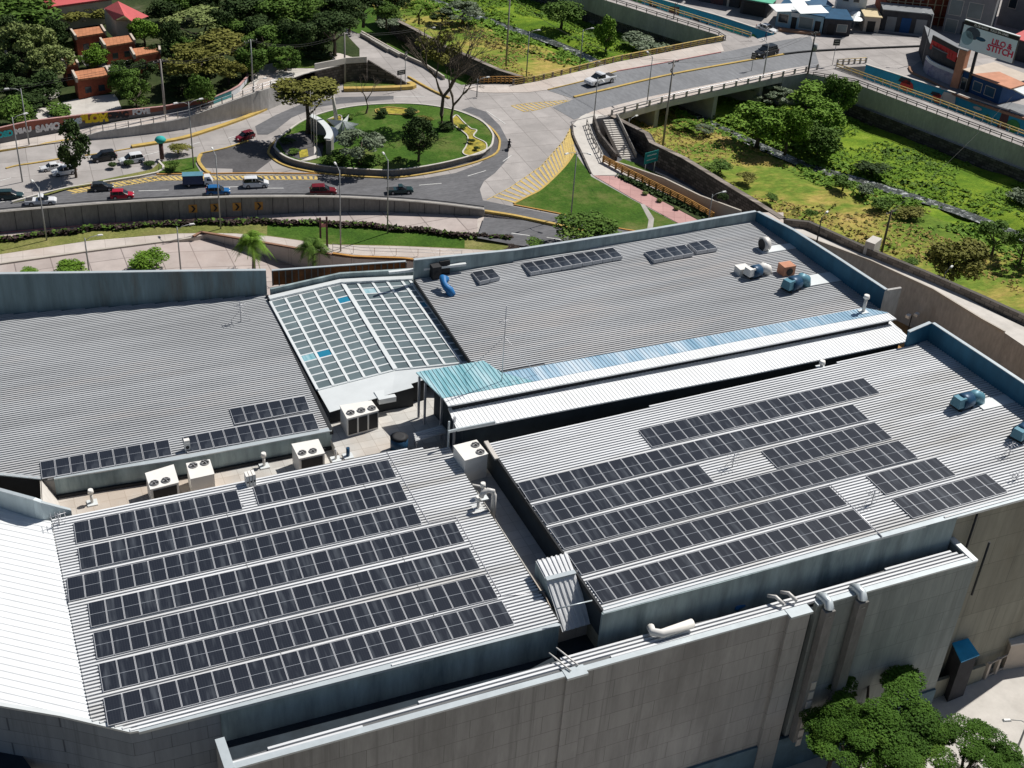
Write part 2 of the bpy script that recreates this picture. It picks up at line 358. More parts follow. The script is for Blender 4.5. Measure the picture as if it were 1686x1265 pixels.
# BL front low wall with cap, valley
fr=UL([(89,790),(200,772),(290,759),(307,756),(546,710.5)],ZB)
part(MB().wall([p+Vector((0,-.03,-2)) for p in fr],[p+Vector((0,-.03,.05)) for p in fr],.28),'wall','teal_wall','dark teal upstand wall behind the air conditioners')
part(MB().wall([p+Vector((0,-.1,.06)) for p in fr],[p+Vector((0,-.1,.16)) for p in fr],.5),'parapet_cap','cap_metal')
v0=13.3
part(MB().prism([(1.5,74,v0),(43,74,v0),(43,97,v0),(22,97,v0),(22,92,v0),(1.5,93,v0)],-2),'terrace_floor','tile_roof','pale tiled service terrace between the roofs')
part(MB().kerb([p+Vector((0,-.2,v0-p.z)) for p in fr],.25,.25),'gutter','dark_line')
# left folded parapets
T0=parapet([(-120,800),(0,836),(60,855.5),(72,857)],[772,808,824.5,829],ZL,.25,'galv','cap_metal',label='pale corrugated parapet beside the bright white roof')
T1=parapet([(72,857),(118,844.5)],[829,842],ZL,.25,'galv','cap_metal')
a=U(68,790,ZB); b=U(0,783,ZB); c=U(-150,768,ZB)
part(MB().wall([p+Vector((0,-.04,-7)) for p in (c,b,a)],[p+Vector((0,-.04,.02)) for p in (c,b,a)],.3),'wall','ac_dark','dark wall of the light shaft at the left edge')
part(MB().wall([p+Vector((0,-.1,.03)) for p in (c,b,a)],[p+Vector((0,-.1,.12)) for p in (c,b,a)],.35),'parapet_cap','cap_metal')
q=U(101,838,v0); part(MB().add([a,q+Vector((-.3,2.3,.1)),q,U(70,828,ZL+1.5)],[(0,1,2,3)]).add([a+Vector((-.1,0,0)),q+Vector((-.4,2.3,0)),q+Vector((-.1,0,0)),U(70,828,ZL+1.5)+Vector((-.1,0,0))],[(3,2,1,0)]),'wall','conc_light','pale blue sloping cheek wall at the light shaft')
# ---- skylight ----
zl,zr_=15.3,16.0
zr2=17.1; TL,TM,TR=U(445,497,zl),U(565,468,zr_),U(674,461,zr2); BLq,BM,BRq=U(523,642,zl),U(651,609,zr_),U(774,596,zr2)
NR=14; fr_=MB(); gl=MB()
for (A,Bb,C,D,nc,blue) in ((TL,TM,BLq,BM,5,{(2,4):1,(9,0):2,(9,1):1}),(TM,TR,BM,BRq,4.55,{(0,1):0,(4,4):1,(1,1):2})):
    up=Vector((0,0,1))
    g=lambda u,v:(A.lerp(Bb,u)).lerp(C.lerp(D,u),v)
    us=[min(i/nc,1) for i in range(int(math.ceil(nc))+1)]
    for u in us: fr_.kerb([g(u,0),g(u,1)],.25,.07,zb=-.1)
    for r in range(NR+1): fr_.kerb([g(0,r/NR),g(1,r/NR)],.19,.04,zb=-.1)
    for r in range(NR):
        for i in range(len(us)-1):
            m_=blue.get((r,i),0); t=.012*R.uniform(-1,1)
            p=[g(us[i],r/NR),g(us[i+1],r/NR),g(us[i+1],(r+1)/NR),g(us[i],(r+1)/NR)]
            gl.quad(*[x+Vector((0,0,.015+(t if k<2 else -t))) for k,x in enumerate(p)],{0:0,1:1,2:2}[m_])
fr_.kerb([TM+Vector((0,0,.03)),BM+Vector((0,0,.03))],.42,.08)
sk=part(fr_,'skylight','white_metal','white skylight frame grid between the two rear roofs')
g2=gl.build('glass_pane',['glass_pane','glass_blue','teal_sheet'],sk)
sb=MB(); 
for P4 in ((TL,TM,BM,BLq),(TM,TR,BRq,BM)): sb.prism([p+Vector((0,0,-.12)) for p in P4],12)
part(sb,'wall','dark_line')
part(MB().kerb([U(443,492,zl+.1),U(562,464,zr_+.1),U(680,458.5,zr2+.1)],.7,.15),'skylight_border','white_metal')
zx=lambda x: zl+(zr_-zl)*max(0,min(1,(x-522)/129))+(zr2-zr_)*max(0,min(1,(x-651)/124))
ap=[U(x,y,zx(x)-.05) for x,y in [(522,642),(651,609),(775,596),(782,601),(690,614),(700,625),(677,632),(681,638),(645,648),(616,657),(543,679)]]
part(MB().add([*ap],[(0,1,8,9),(0,9,10),(1,6,7,8),(1,4,5,6),(1,2,3,4)]).wall([Vector((p.x,p.y,v0)) for p in ap[5:]],[p+Vector((0,0,-.03)) for p in ap[5:]],.02,1),'roof_sheet',['white_metal','dark_line'],'smooth white apron roof in front of the skylight')
part(MB().box(U(634,653,15.6)+Vector((0,0,0)),(1.6,1.4,.5)),'hatch','white_metal')
# dark shed wall and orange fence strip behind the skylight
rw=[U(446,487,zl),U(560,461,zr_),U(680,454,zr2)]
part(MB().wall([p-Vector((0,0,2)) for p in rw],[p+Vector((0,0,.7)) for p in rw],.3),'wall','teal_wall')
v1=14.2
part(MB().prism([(25.2,74.2,v1),(42.8,74.2,v1),(42.8,96,v1),(25.2,96,v1)],-1.9),'terrace_floor','tile_roof','raised tiled service terrace below the skylight')
mat('rust',(.28,.11,.04),.85,0,.35,1.1,stain=(.10,.07,.05),stamt=.8)
fa_=[U(449,470,13.6),U(560,462,13.6),U(668,452,13.6)]; fb_=[Vector((p.x,p.y,Zat(p,t))) for p,t in zip(fa_,(446.5,438.5,431.5))]
part(MB().wall(fa_,fb_,.15),'screen_wall','rust','rusty brown panelled screen behind the skylight')
for k in range(22):
    a,_d=(fa_[0].lerp(fa_[2],k/21),0); b=fb_[0].lerp(fb_[2],k/21); part(MB().box((a.x,a.y-.08,(a.z+b.z)/2),(.12,.1,b.z-a.z)),'post','outer_wall')
part(MB().kerb([p+Vector((0,.05,0)) for p in fb_],.3,.1,zb=0),'parapet_cap','cap_metal')
# ---- corridor roof ----
zc=18.7
teal=UL([(685,613),(796,594),(826,614),(880,628),(729,656)],zc)
part(ribbed(MB(),teal,(0,1,0),pitch=.36,h=.05,wt=.1),'roof_sheet','teal_sheet','translucent turquoise roof sheet beside the skylight')
blue=UL([(826.5,614),(1423,507),(1463,515),(1240,557),(881,628)],zc)
part(ribbed(MB(),blue,(0,1,0),pitch=.36,h=.04,wt=.1),'roof_sheet','blue_sheet','pale blue translucent strip along the corridor roof')
w1=UL([(730,656.3),(881,628.3),(1240,557.3),(1463,515.5),(1476,525),(1240,573),(880,641.4),(738,668.5)],zc-.01)
part(ribbed(MB(),w1,(0,1,0),pitch=.36,h=.03,wt=.1),'roof_sheet','bright_metal','narrow white roof strip of the corridor')
w2=UL([(737.8,672),(880,645.5),(1240,574),(1464,526.5),(1502,560.5),(1236,616.5),(800,700.5),(753,709)],zc-.7)
part(ribbed(MB(),w2,(0,1,0),pitch=.36,h=.03,wt=.1),'roof_sheet','bright_metal','wide white roof strip of the corridor')
inn=[w1[0]+Vector((.5,-.1,0)),w1[3]+Vector((-.4,-.1,0)),w2[4]+Vector((-1.2,.35,0)),w2[6]+Vector((.4,.35,0)),w2[7]+Vector((.7,.35,0))]
part(MB().prism([Vector((p.x,p.y,17.8)) for p in inn],v0),'wall','shade_navy','dark shaded side wall under the corridor roof')
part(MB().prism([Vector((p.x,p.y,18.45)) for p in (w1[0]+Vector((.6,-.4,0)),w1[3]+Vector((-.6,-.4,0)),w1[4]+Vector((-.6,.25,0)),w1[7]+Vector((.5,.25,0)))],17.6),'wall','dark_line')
shade_block=[Vector((p.x,p.y,18.45)) for p in (teal[0]+Vector((1.6,-.4,0)),teal[1]+Vector((0,-.4,0)),teal[2]+Vector((0,-.4,0)),teal[3],teal[4]+Vector((1.2,.5,0)))]
part(MB().prism(shade_block,v0),'wall','shade_navy')  # solid block added under the turquoise sheet to cast shade on the terrace
for px_,py_ in ((700,650),(727,668),(748,706),(690,640)):
    b_=U(px_,py_,v0+4); part(MB().box((b_.x,b_.y,(v0+18.5)/2),(.18,.18,18.5-v0)),'post','rail')
part(MB().kerb([U(738,712,18.3),U(755,708,18.3),U(815,696,18.3)],.14,.16),'frame_bar','cap_metal')
part(MB().box(U(738,730,16.5),(.14,.14,4.4)),'post','cap_metal')
# small curved canopy over the terrace
cz=15.6; c0,c1,c2,c3=U(681,713,cz),U(728,700,cz),U(734,717,cz-.3),U(684,731,cz-.3)
part(ribbed(MB(),[c0,c1,c2+Vector((0,0,.3)),c3+Vector((0,0,.3))],c1-c0,pitch=.25,h=.05,wt=.08),'canopy','rib_metal','small ribbed canopy over the service terrace')
for c in (c0,c1,c2,c3): part(MB().box((c.x+.1 if c in (c0,c3) else c.x-.1,c.y,(v0+cz)/2-.1),(.1,.1,cz-v0-.2)),'post','rail')
# ---- alley between the front roofs ----
za=14.9
al=UL([(742,741),(803,735),(990,1010),(921,1030),(771,793)],za)
part(MB().prism(al,12),'terrace_floor','tile_roof','narrow sunlit gutter walk between the two front roofs')
fa,fb=UF(803,733),UF(992,1007)
part(MB().wall([Vector((fa.x-.02,fa.y,za-.1)),Vector((fb.x-.02,fb.y,za-.1))],[fa+Vector((-.02,0,-.05)),fb+Vector((-.02,0,-.05))],.05),'wall','shade_navy')
# bright flashing box at the far end of the alley
part(MB().kerb([UF(800,728,.05),UF(818,757,.05)],.35,.12),'flashing','conc_light')
# folded ribbed cover over the alley end
h0=[UF(879,923,.9),UF(937,908,.6),UF(950,945,.9),UF(900,955,1.1)]
k0,k1,k2,k3=U(882,924,17.4),U(934,911,17.5),U(947,944,17.45),U(899,956,17.35)
def slopesheet(a,b,c,d,m,label):
    mb=MB().add([a,b,c,d],[(0,1,2,3)]); n=int((b-a).length/.33)
    for i in range(n):
        t=(i+.5)/n; p,q=a.lerp(b,t),d.lerp(c,t); w_=(b-a).normalized()*.075; u=Vector((0,0,.09))
        mb.add([p-w_,p+w_,q+w_,q-w_,p-w_+u,p+w_+u,q+w_+u,q-w_+u],[(4,5,6,7),(0,4,7,3),(1,2,6,5),(0,1,5,4),(3,7,6,2)])
    part(mb,'roof_sheet',m,label)
slopesheet(k0,k1,k2,k3,'rib_metal','upper part of the folded ribbed cover between the front roofs')
k4,k5=U(926,1041,14.7),U(977,1026,14.7)
slopesheet(k3,k2,k5,k4,'rib_metal','steep part of the folded ribbed cover between the front roofs')
part(MB().kerb([k3+Vector((0,0,.1)),k2+Vector((0,0,.1))],.4,.08),'flashing','cap_metal')
part(MB().add([k0,k3,k4,Vector((k4.x,k4.y+4,15.9)),Vector((k0.x,k0.y,15.9))],[(0,1,2,3,4)]).add([k0+Vector((.05,0,0)),k3+Vector((.05,0,0)),k4+Vector((.05,0,0)),Vector((k4.x+.05,k4.y+4,15.9)),Vector((k0.x+.05,k0.y,15.9))],[(4,3,2,1,0)]),'wall','teal_wall')
part(MB().tube([U(915,1003,17.4),U(975,989,17.6)],.05),'handrail','cap_metal')
# ---- front gutter, lean-to strip, outer walls ----
eL=[U(362,1172,ZL),U(600,1112,ZL),U(921,1031,ZL)]
gz=13.2
part(MB().wall([Vector((p.x,p.y-.03,gz-.1)) for p in eL],[p+Vector((0,-.03,.02)) for p in eL],.2),'wall','teal_wall','streaked teal upstand wall below the front left roof')
part(MB().wall([p+Vector((0,-.18,-.16)) for p in (U(228,1203.5,ZL),U(921,1028,ZL))],[p+Vector((0,-.18,.06)) for p in (U(228,1203.5,ZL),U(921,1028,ZL))],.5),'fascia','cap_metal')
eR=[UF(992,1012),UF(1200,956),UF(1420,894),UF(1576,852)]
part(MB().wall([Vector((p.x,p.y-.03,gz-.1)) for p in eR],[p+Vector((0,-.03,.02)) for p in eR],.2),'wall','teal_wall','dark teal upstand wall below the front right roof')
part(MB().wall([UF(992,1008)+Vector((0,-.2,-.16)),UF(1690,818)+Vector((0,-.2,-.16))],[UF(992,1008)+Vector((0,-.2,.06)),UF(1690,818)+Vector((0,-.2,.06))],.55),'fascia','cap_metal')
zq=15.2
capo=[(372,1272),(850,1134.7),(930,1113),(1333,1003),(1346,999),(1609,925)]
co_=UL(capo,zq); inn_=[(378,1253),(400,1247),(850,1109),(1061,1045),(1250,1002),(1560,908)]; ci=UL(inn_,zq)
floor=[Vector(p) for p in ((co_[0].x+.3,co_[0].y+.4,gz),(co_[1].x,co_[1].y+.4,gz),(co_[5].x-.3,co_[5].y+.4,gz),(co_[5].x-.3,60.5,gz),(co_[0].x+.3,60.5,gz))]
part(MB().prism(floor,-2.5),'gutter','shade_navy','dark shaded gutter floor in front of the roofs')
ls=ci+[p+Vector((0,.45,0)) for p in (co_[5],co_[4],co_[1],co_[0])]
part(ribbed(MB(),ls,(1,0,0),pitch=.34,h=.13,wt=.18,rmi=1),'roof_sheet',['pan_metal_shade','rib_metal'],'narrow lean-to roof strip along the front parapet')
def ow(i,j,m,label,dy=0):
    a,b=co_[i],co_[j]; y0=(a.y+b.y)/2
    part(MB().wall([Vector((a.x,a.y,-2.6)),Vector((b.x,b.y,-2.6))],[Vector((a.x,a.y,zq-.02)),Vector((b.x,b.y,zq-.02))],.45),'outer_wall',m,label)
    part(MB().wall([Vector((a.x,a.y-.04,zq)),Vector((b.x,b.y-.04,zq))],[Vector((a.x,a.y-.04,zq+.16)),Vector((b.x,b.y-.04,zq+.16))],.48),'parapet_cap','cap_metal')
ow(0,3,'block_outer','brown grey front outer wall in shade'); ow(4,5,'block_green','green grey front outer wall beside the tree')
a=co_[5]; b=U(1568,886,zq)
part(MB().wall([Vector((a.x,a.y,-2.6)),Vector((b.x,b.y,-2.6))],[Vector((a.x,a.y,zq-.01)),Vector((b.x,b.y,zq-.01))],.4),'outer_wall','block_green')
part(MB().wall([Vector((a.x+.04,a.y,zq+.02)),Vector((b.x+.04,b.y,zq+.02))],[Vector((a.x+.04,a.y,zq+.19)),Vector((b.x+.04,b.y,zq+.19))],.5),'parapet_cap','white_metal')
a=co_[0]; b=U(355,1221,zq)
part(MB().wall([Vector((b.x,b.y,-2.6)),Vector((a.x,a.y,-2.6))],[Vector((b.x,b.y,zq-.01)),Vector((a.x,a.y,zq-.01))],.4),'outer_wall','block_outer')
part(MB().wall([Vector((b.x-.04,b.y,zq+.02)),Vector((a.x-.04,a.y,zq+.02))],[Vector((b.x-.04,b.y,zq+.2)),Vector((a.x-.04,a.y,zq+.2))],.6),'parapet_cap','cap_metal')
# pilasters on the front wall
for x0,x1 in ((930,963),(1297,1332)):
    p,q=U(x0,1113 if x0<1000 else 1013,zq),U(x1,1105 if x0<1000 else 1004,zq)
    part(MB().box(((p.x+q.x)/2,p.y-.05,(zq-2.6)/2),(q.x-p.x,.5,zq+2.6)),'pilaster','block_outer')
    part(MB().box(((p.x+q.x)/2,p.y-.05,zq+.1),(q.x-p.x+.1,.9,.2)),'pilaster_cap','cap_metal')
# lower plinth band of the front wall (painted blue green)
p,q=co_[0],co_[5]
mat('plinth',(.10,.16,.20),.85,0,.3,.4,stain=(.06,.07,.07))
part(MB().box(((p.x+q.x)/2,(p.y+q.y)/2-.1,-.6),(q.x-p.x,.3,3.9)),'plinth','plinth','blue green painted plinth of the front wall')
# wall under the bright left roof, and left front of LF
bw=[WF[7],WF[6],WF[5],LF[6]+Vector((.05,0,0)),U(366,1170,ZL)]; bw=[U(-120,1140,ZL)]+bw
part(MB().wall([Vector((p.x,p.y,-2.5)) for p in bw],[p+Vector((0,0,-.1)) for p in bw],.3),'outer_wall','block_blue','blue grey blockwork wall under the left roof corner')
part(MB().wall([p+Vector((0,-.08,-.1)) for p in bw[:-1]],[p+Vector((0,-.08,.07)) for p in bw[:-1]],.3),'fascia','white_metal')
part(MB().prism(UL([(-160,1080),(-5,1188),(52,1265),(110,1340),(-160,1340)],11.5),10.5),'canopy','shade_navy','added dark slab standing for the shaded area at the bottom left corner')  # floating slab added to stand for the dark shaded area beside the wall
# ---------- fixtures on the outer walls ----------
def onwall(x,dy=-.12): # X for front wall at column px
    p=U(x,1134.7-(x-850)*.2735,zq); return p.x,p.y+dy
for i,(x,m_) in enumerate(((1355,1),(1410,0))):
    X,Y=onwall(x+4); mb=MB().box((X,Y-.35,8.2),(.85,.6,13.8)); 
    o=tag(mb.build('duct','outer_wall'),('tall wall duct' if i else 'tall wall duct with small louvres')+' on the green grey outer wall, '+('nearer the corner' if i else 'nearer the pilaster'),'duct')
    MB().tube([Vector((X,Y+.9,zq+.1)),Vector((X,Y+.5,zq+.4)),Vector((X,Y-.1,zq+.42)),Vector((X,Y-.36,zq+.05)),Vector((X,Y-.36,zq-.6))],.36,12).build('elbow','cap_metal',o)
    if not i:
        for k in range(7): MB().box((X+.1,Y-.68,1.2+k*1.05),(.45,.06,.75)).build('louvre','conc_light',o)
l0=U(1052,1000,13.6); 
ld=thing('ladder','short steel ladder on the teal upstand wall','ladder',(l0.x,58.05,13.0))
for s in (-.25,.25): MB().box((s,0,1.6),(.06,.06,3.2)).build('rail','cap_metal',ld)
mb=MB()
for k in range(9): mb.box((0,0,.3+k*.34),(.5,.05,.05))
mb.build('rung','cap_metal',ld)
def pipe_thing(pts,r,m,label,cat='pipe',name='pipe',n=10): return tag(MB().tube(pts,r,n).build(name,m),label,cat)
pipe_thing([U(1204,985,14.6),U(1203,996,14.3),U(1213,1001,14.3),U(1222,996,14.3),U(1221,985,14.6)],.28,'bright_blue','bright blue curved hose lying in the dark gutter','hose','hose')
x0,y0=onwall(1277)
d0=U(1272,930,16.7); tag(MB().tube([d0+Vector((-.6,.9,.3)),d0+Vector((0,.3,.5)),d0+Vector((.25,-.35,.1)),d0+Vector((.1,-.5,-1)),Vector((d0.x-.1,d0.y-.7,13.2))],[.25,.42,.45,.42,.4],12).build('duct','galv'),'grey curved duct coming off the front right roof into the gutter','duct')
d1=U(1083,1046,15.7); d2=U(1140,1028,15.8)
tag(MB().tube([d1+Vector((-.1,.9,0)),d1+Vector((-.25,.3,.1)),d1+Vector((.3,-.05,.1)),d2+Vector((0,0,.1))],[.30,.32,.32,.34],10).build('duct','ac_white'),'white bent duct lying on the lean-to strip','duct')
for i,(x,y) in enumerate(((925,1093),(937,1084))):
    a=U(x,y,15.4); pipe_thing([a+Vector((-.4,1.2,0)),a+Vector((-.3,.5,.2)),a+Vector((.25,-.9,.1))],.06,'pipe','thin pale pipe crossing the lean-to strip, '+('the left' if i==0 else 'the right')+' one of two')
for i,(x,y) in enumerate(((1277,990),(1298,984))):
    a=U(x,y,15.6); tag(MB().tube([a+Vector((-.3,.6,.1)),a+Vector((0,.1,.35)),a+Vector((.35,-.6,.05))],.14,10).build('duct','pipe'),('left' if i==0 else 'right')+' short white duct elbow over the lean-to strip beside the pilaster','duct')
# drain pipes with stains on the tan wall
for i,(x,y,t) in enumerate(((1607,839,'dark drainpipe running down from the roof edge on the tan end wall'),(1634,865,'dark stained drainpipe lower on the tan end wall'))):
    a=UF(x,y); z1=a.z-.3-(0 if i==0 else 1.2); tag(MB().tube([(a.x,a.y-.25,z1),(a.x,a.y-.25,z1-5.5)],.09).build('drainpipe','dark_line'),t,'pipe')
def laps(poly,z0,s,xs_,ya,yb):
    for x,a,b in xs_: part(MB().box((x,(a+b)/2,z0+s*(x-X1)+.139),(.05,b-a,.012)),'sheet_lap','pan_metal_shade')
laps(LF,ZL,0,[(14.2,59.2,78.2),(25.1,59.5,79.5)],0,0); pass
# ================= SOLAR PANELS =================
ORD='first second third fourth fifth sixth seventh eighth ninth tenth eleventh twelfth thirteenth fourteenth fifteenth sixteenth seventeenth eighteenth nineteenth twentieth'.split()+['twenty-'+o for o in 'first second third fourth fifth sixth seventh eighth'.split()]
ROWS=[ # label, TL,BL,TR,BR,n,z,s,x0
('left part of rearmost row, front left roof',(118.9,861),(125.5,895.3),(391.5,806.6),(400,838.4),11,ZL,0,0),
('right part of rearmost row, front left roof',(416,800.4),(425.8,831.6),(640,757.6),(653,785.3),10,ZL,0,0),
('second row from back, front left roof',(126,902),(132.9,939),(659.6,792.7),(672.5,823.8),22,ZL,0,0),
('third row from back, front left roof',(107.6,952.4),(113.3,990.4),(681.6,829.5),(695,862),23,ZL,0,0),
('middle row, front left roof',(143.4,993.8),(149.5,1032.7),(750,858.4),(766,892),24,ZL,0,0),
('third row from front, front left roof',(151.9,1042),(159.2,1085),(773.5,901),(791,936),24,ZL,0,0),
('second row from front, front left roof',(161.6,1094.7),(169.4,1139.7),(799.3,944.7),(820.6,984.6),24,ZL,0,0),
('frontmost row, front left roof',(171.3,1149.4),(177.4,1195.6),(825,988.8),(847.5,1027.3),24,ZL,0,0),
('rearmost row, front right roof',(1049.8,708.8),(1073.5,736.3),(1422.5,621.7),(1449,647),20,17.2,S1,X1),
('second row from back, front right roof',(851,797.2),(871.4,825.9),(1403.5,663.5),(1431,690.5),28,17.2,S1,X1),
('left of third row back, front right roof',(876.8,831.5),(900,864),(1151.3,765.3),(1176.3,793.5),13,17.2,S1,X1),
('right of third row back, front right roof',(1252.7,742.9),(1280.2,770.6),(1441,694.7),(1470,721.7),10,17.2,S1,X1),
('long middle row, front right roof',(903.7,870),(928.2,903.8),(1479.4,724.9),(1512,753.4),28,17.2,S1,X1),
('left of second row front, front right roof',(932.6,912.4),(957.6,946.7),(1365.7,799.7),(1396,830.7),20,17.2,S1,X1),
('short block of second row, front right roof',(1425.2,782),(1458.3,814.3),(1541.6,754.2),(1574.7,782.5),6,17.2,S1,X1),
('left of front row, front right roof',(965.5,957.3),(992,993.3),(1405.3,837.6),(1437.9,870.4),20,17.2,S1,X1),
('right block of front row, front right roof',(1467.5,820.9),(1503.2,853.4),(1624.9,779.9),(1660,809.5),8,17.2,S1,X1)]
SMALL=[((65.3,760.3),(68.5,788.5),(277.7,723.2),(283.6,749.5),9,ZB,.25),((300.3,719.1),(307.8,745.5),(515.6,679.6),(526.3,706.5),10,ZB,.25),((377,672.9),(385.8,699),(502,651.4),(510.8,675),6,ZB,.25),
((776.2,444.5),(789.6,464),(811,438.3),(823.8,456),2,ZR,.6),((858.8,430),(873.6,448.8),(1009.4,403.7),(1025.5,422),9,ZR,.6),((1060.4,411.2),(1076.6,428.7),(1127.6,399),(1142.4,416.6),4,ZR,.6),((1132.5,397.2),(1147.8,413.9),(1164,391),(1182,408.5),2,ZR,.6)]
def panel_meshes(u,v,th):
    "u width vector, v depth vector (local, origin at the lower left corner)"
    g=u*.010; u=u*.980; th=Vector((0,0,th)); fw=.038; uu=u.normalized()*fw; vv=v.normalized()*fw
    o=g; P=[o,o+u,o+u+v,o+v]; Q=[o+uu+vv,o+u-uu+vv,o+u-uu+v-vv,o+uu+v-vv]; f=MB()
    f.add(P+[p-th for p in P]+Q,[(0,1,9,8),(1,2,10,9),(2,3,11,10),(3,0,8,11),(0,4,5,1),(1,5,6,2),(2,6,7,3),(3,7,4,0),(7,6,5,4)])
    c=MB(); dz=Vector((0,0,.004)); c.add([q+dz for q in Q],[(0,1,2,3)])
    fm=f.mesh('panel_frame'); cm=c.mesh('cell_face'); uv=cm.uv_layers.new(name='UVMap')
    for i,t in enumerate(((0,0),(1,0),(1,1),(0,1))): uv.data[i].uv=t
    fm.materials.append(M['panel_frame']); cm.materials.append(M['solar_cells']); return fm,cm
RAISE=.24
for lab,tl,bl,tr,br,n,z,s,x0 in ROWS:
    A,Bq,C,D=[U(*p,z+RAISE,s,x0) for p in (bl,br,tr,tl)]
    u=(Bq-A)/n; v=((D-A)+(C-Bq))/2; fm,cm=panel_meshes(u,v,.05)
    if 'left roof' in lab and n>20: grp='solar panels of the '+lab
    for i in range(n):
        t=thing('solar_panel','%s solar panel from left in %s'%(ORD[i],lab),'solar panel',A.lerp(Bq,i/n),0,'solar panels, '+lab)
        obj('frame',fm,None,t); obj('cell_face',cm,None,t)
    mb=MB(); 
    for k in (.22,.78):
        a=A+v*k; b=Bq+v*k; mb.kerb([a-u.normalized()*.15+Vector((0,0,-.12)),b+u.normalized()*.15+Vector((0,0,-.12))],.06,.065,zb=0)
        m_=0
        while m_<=n: 
            p=a.lerp(b,m_/n); mb.box((p.x,p.y,p.z-.17),(.05,.05,.13)); m_+=2
    tag(mb.build('mounting_rail','rail'),'metal mounting rails under the panels of the '+lab,'mounting rail')
mb=MB(); cb=MB()
for tl,bl,tr,br,n,z,rs in SMALL:
    A,Bq,C,D=[U(*p,z+rs) for p in (bl,br,tr,tl)]
    if rs>.3: D.z-=.25; C.z-=.25
    for i in range(n):
        p=[A.lerp(Bq,(i+.02)/n),A.lerp(Bq,(i+.98)/n),D.lerp(C,(i+.98)/n),D.lerp(C,(i+.02)/n)]
        mb.prism(p,[q.z-(.05 if rs<.3 else .38) for q in p])
        c=sum(p,Vector())/4; cb.add([q.lerp(c,.07)+Vector((0,0,.006)) for q in p],[(0,1,2,3)])
st=tag(mb.build('solar_panels','panel_frame'),'smaller solar panel rows on the two rear roofs','solar panels',kind='stuff')
cm=cb.mesh('cell_faces'); uv=cm.uv_layers.new(name='UVMap')
for i in range(len(cm.polygons)):
    for k,t in enumerate(((0,0),(1,0),(1,1),(0,1))): uv.data[i*4+k].uv=t
obj('cell_faces',cm,'solar_cells',st)
# cable conduits on the roofs
def conduit(pts,z,label,s=0,x0=0,r=.06): 
    P=[U(x,y,z+.12,s,x0) for x,y in pts]; tag(MB().tube(P,r,6).build('conduit','rail'),label,'conduit')
conduit([(637,745),(706,862),(751,852),(826,983),(905,973)],ZL,'thin cable conduit along the right end of the front left array')
conduit([(1366,798),(1452,884)],17.2,'thin cable conduit beside the front rows on the front right roof',S1,X1)
# ================= SETTING =================
mat_slab('road_conc',(.36,.335,.32),(.20,.18,.17),4.2,5.5,.05,patch=.09,tint=(.22,.205,.195),m=.011)
mat_slab('road_conc_pink',(.42,.365,.34),(.20,.17,.16),4.5,4.5,.0,patch=.08,tint=(.34,.27,.24),m=.016)
mat('asphalt',(.125,.125,.132),.9,0,.16,.3,scl=(.35,1,1),stain=(.075,.075,.08),stamt=.8,fine=.45)
mat('asphalt_bridge',(.185,.19,.20),.9,0,.10,.2,scl=(1,.3,1),stain=(.13,.135,.145),stamt=.6,fine=.3)
mat('asphalt_dark',(.085,.082,.085),.9,0,.22,.25,stain=(.16,.15,.14),stamt=.5,fine=.3)
mat_slab('pavement',(.50,.45,.41),(.33,.29,.26),2.6,2.6,.1,patch=.05,tint=(.42,.34,.29),m=.012)
mat_slab('pavement_pink',(.46,.27,.25),(.33,.18,.17),1.6,1.6,.5,patch=.08,m=.02)
mat('yellow',(.46,.32,.09),.7,0,.18,1.2,stain=(.32,.25,.12),stamt=.6); mat('yellow_line',(.52,.38,.13),.8,0,.2,1.5,stain=(.30,.25,.18),stamt=.7)
mat('white_line',(.62,.62,.60),.8,0,.15,1.5,stain=(.35,.34,.33),stamt=.5); mat('pink_paint',(.45,.2,.19),.8)
grassmat('lawn',[(.25,(.025,.065,.010)),(.5,(.05,.105,.014)),(.75,(.085,.145,.025))],.18)
grassmat('lawn_dry',[(.25,(.07,.10,.02)),(.5,(.16,.17,.05)),(.75,(.27,.24,.10))],.2)
grassmat('river_green',[(.25,(.03,.075,.008)),(.42,(.09,.165,.014)),(.6,(.17,.245,.022)),(.78,(.32,.34,.09))],.12,scl=(1,2.2,1),bump=.8)
grassmat('river_dry',[(.28,(.05,.10,.015)),(.45,(.12,.18,.025)),(.53,(.24,.23,.05)),(.62,(.37,.27,.085)),(.72,(.24,.20,.15))],.06,scl=(1,2.0,1),bump=.8)
grassmat('dirt',[(.3,(.12,.10,.07)),(.6,(.20,.17,.12))],.1)
grassmat('park_soil',[(.3,(.02,.035,.012)),(.55,(.045,.06,.022)),(.75,(.13,.12,.08))],.12)
mat_block('stone_wall',(.11,.095,.085),(.045,.04,.035),.8,.45,var=.5,msize=.05,stain=(.06,.055,.05))
mat_block('stone_pale',(.24,.205,.175),(.10,.09,.08),.9,.5,var=.4,msize=.04)
mat('cream_wall',(.42,.38,.33),.9,0,.1,.3,stain=(.3,.26,.22),stamt=.4)
mat('brown_wall',(.26,.15,.10),.9,0,.12,.5); mat('ochre',(.42,.22,.06),.8,0,.2,.8); mat('ochre_floor',(.38,.22,.09),.9,0,.2,.3)
B=NB('river_water',.25,0,.5); n=B.noise(B.co((1,1,1)),.9,6,.75); B.col(B.ramp(n,[(.42,(.03,.034,.03)),(.54,(.09,.10,.09)),(.62,(.5,.52,.51))])); B.bump(n,.6,.2); M['river_water']=B.m
def st(mb,name,m,kind='structure'): return tag(mb.build(name,m),kind=kind)
def sheet(px,name,m,z,dz=0,kind='structure'):
    P=[p+Vector((0,0,dz)) for p in UL(px,z)]; return st(MB().prism(P,[p.z-.04 for p in P]),name,m,kind)
LV={'n':0}
def flat(P,name,m,kind='structure'):
    return st(MB().prism(P,[p.z-.003 for p in P]),name,m,kind)
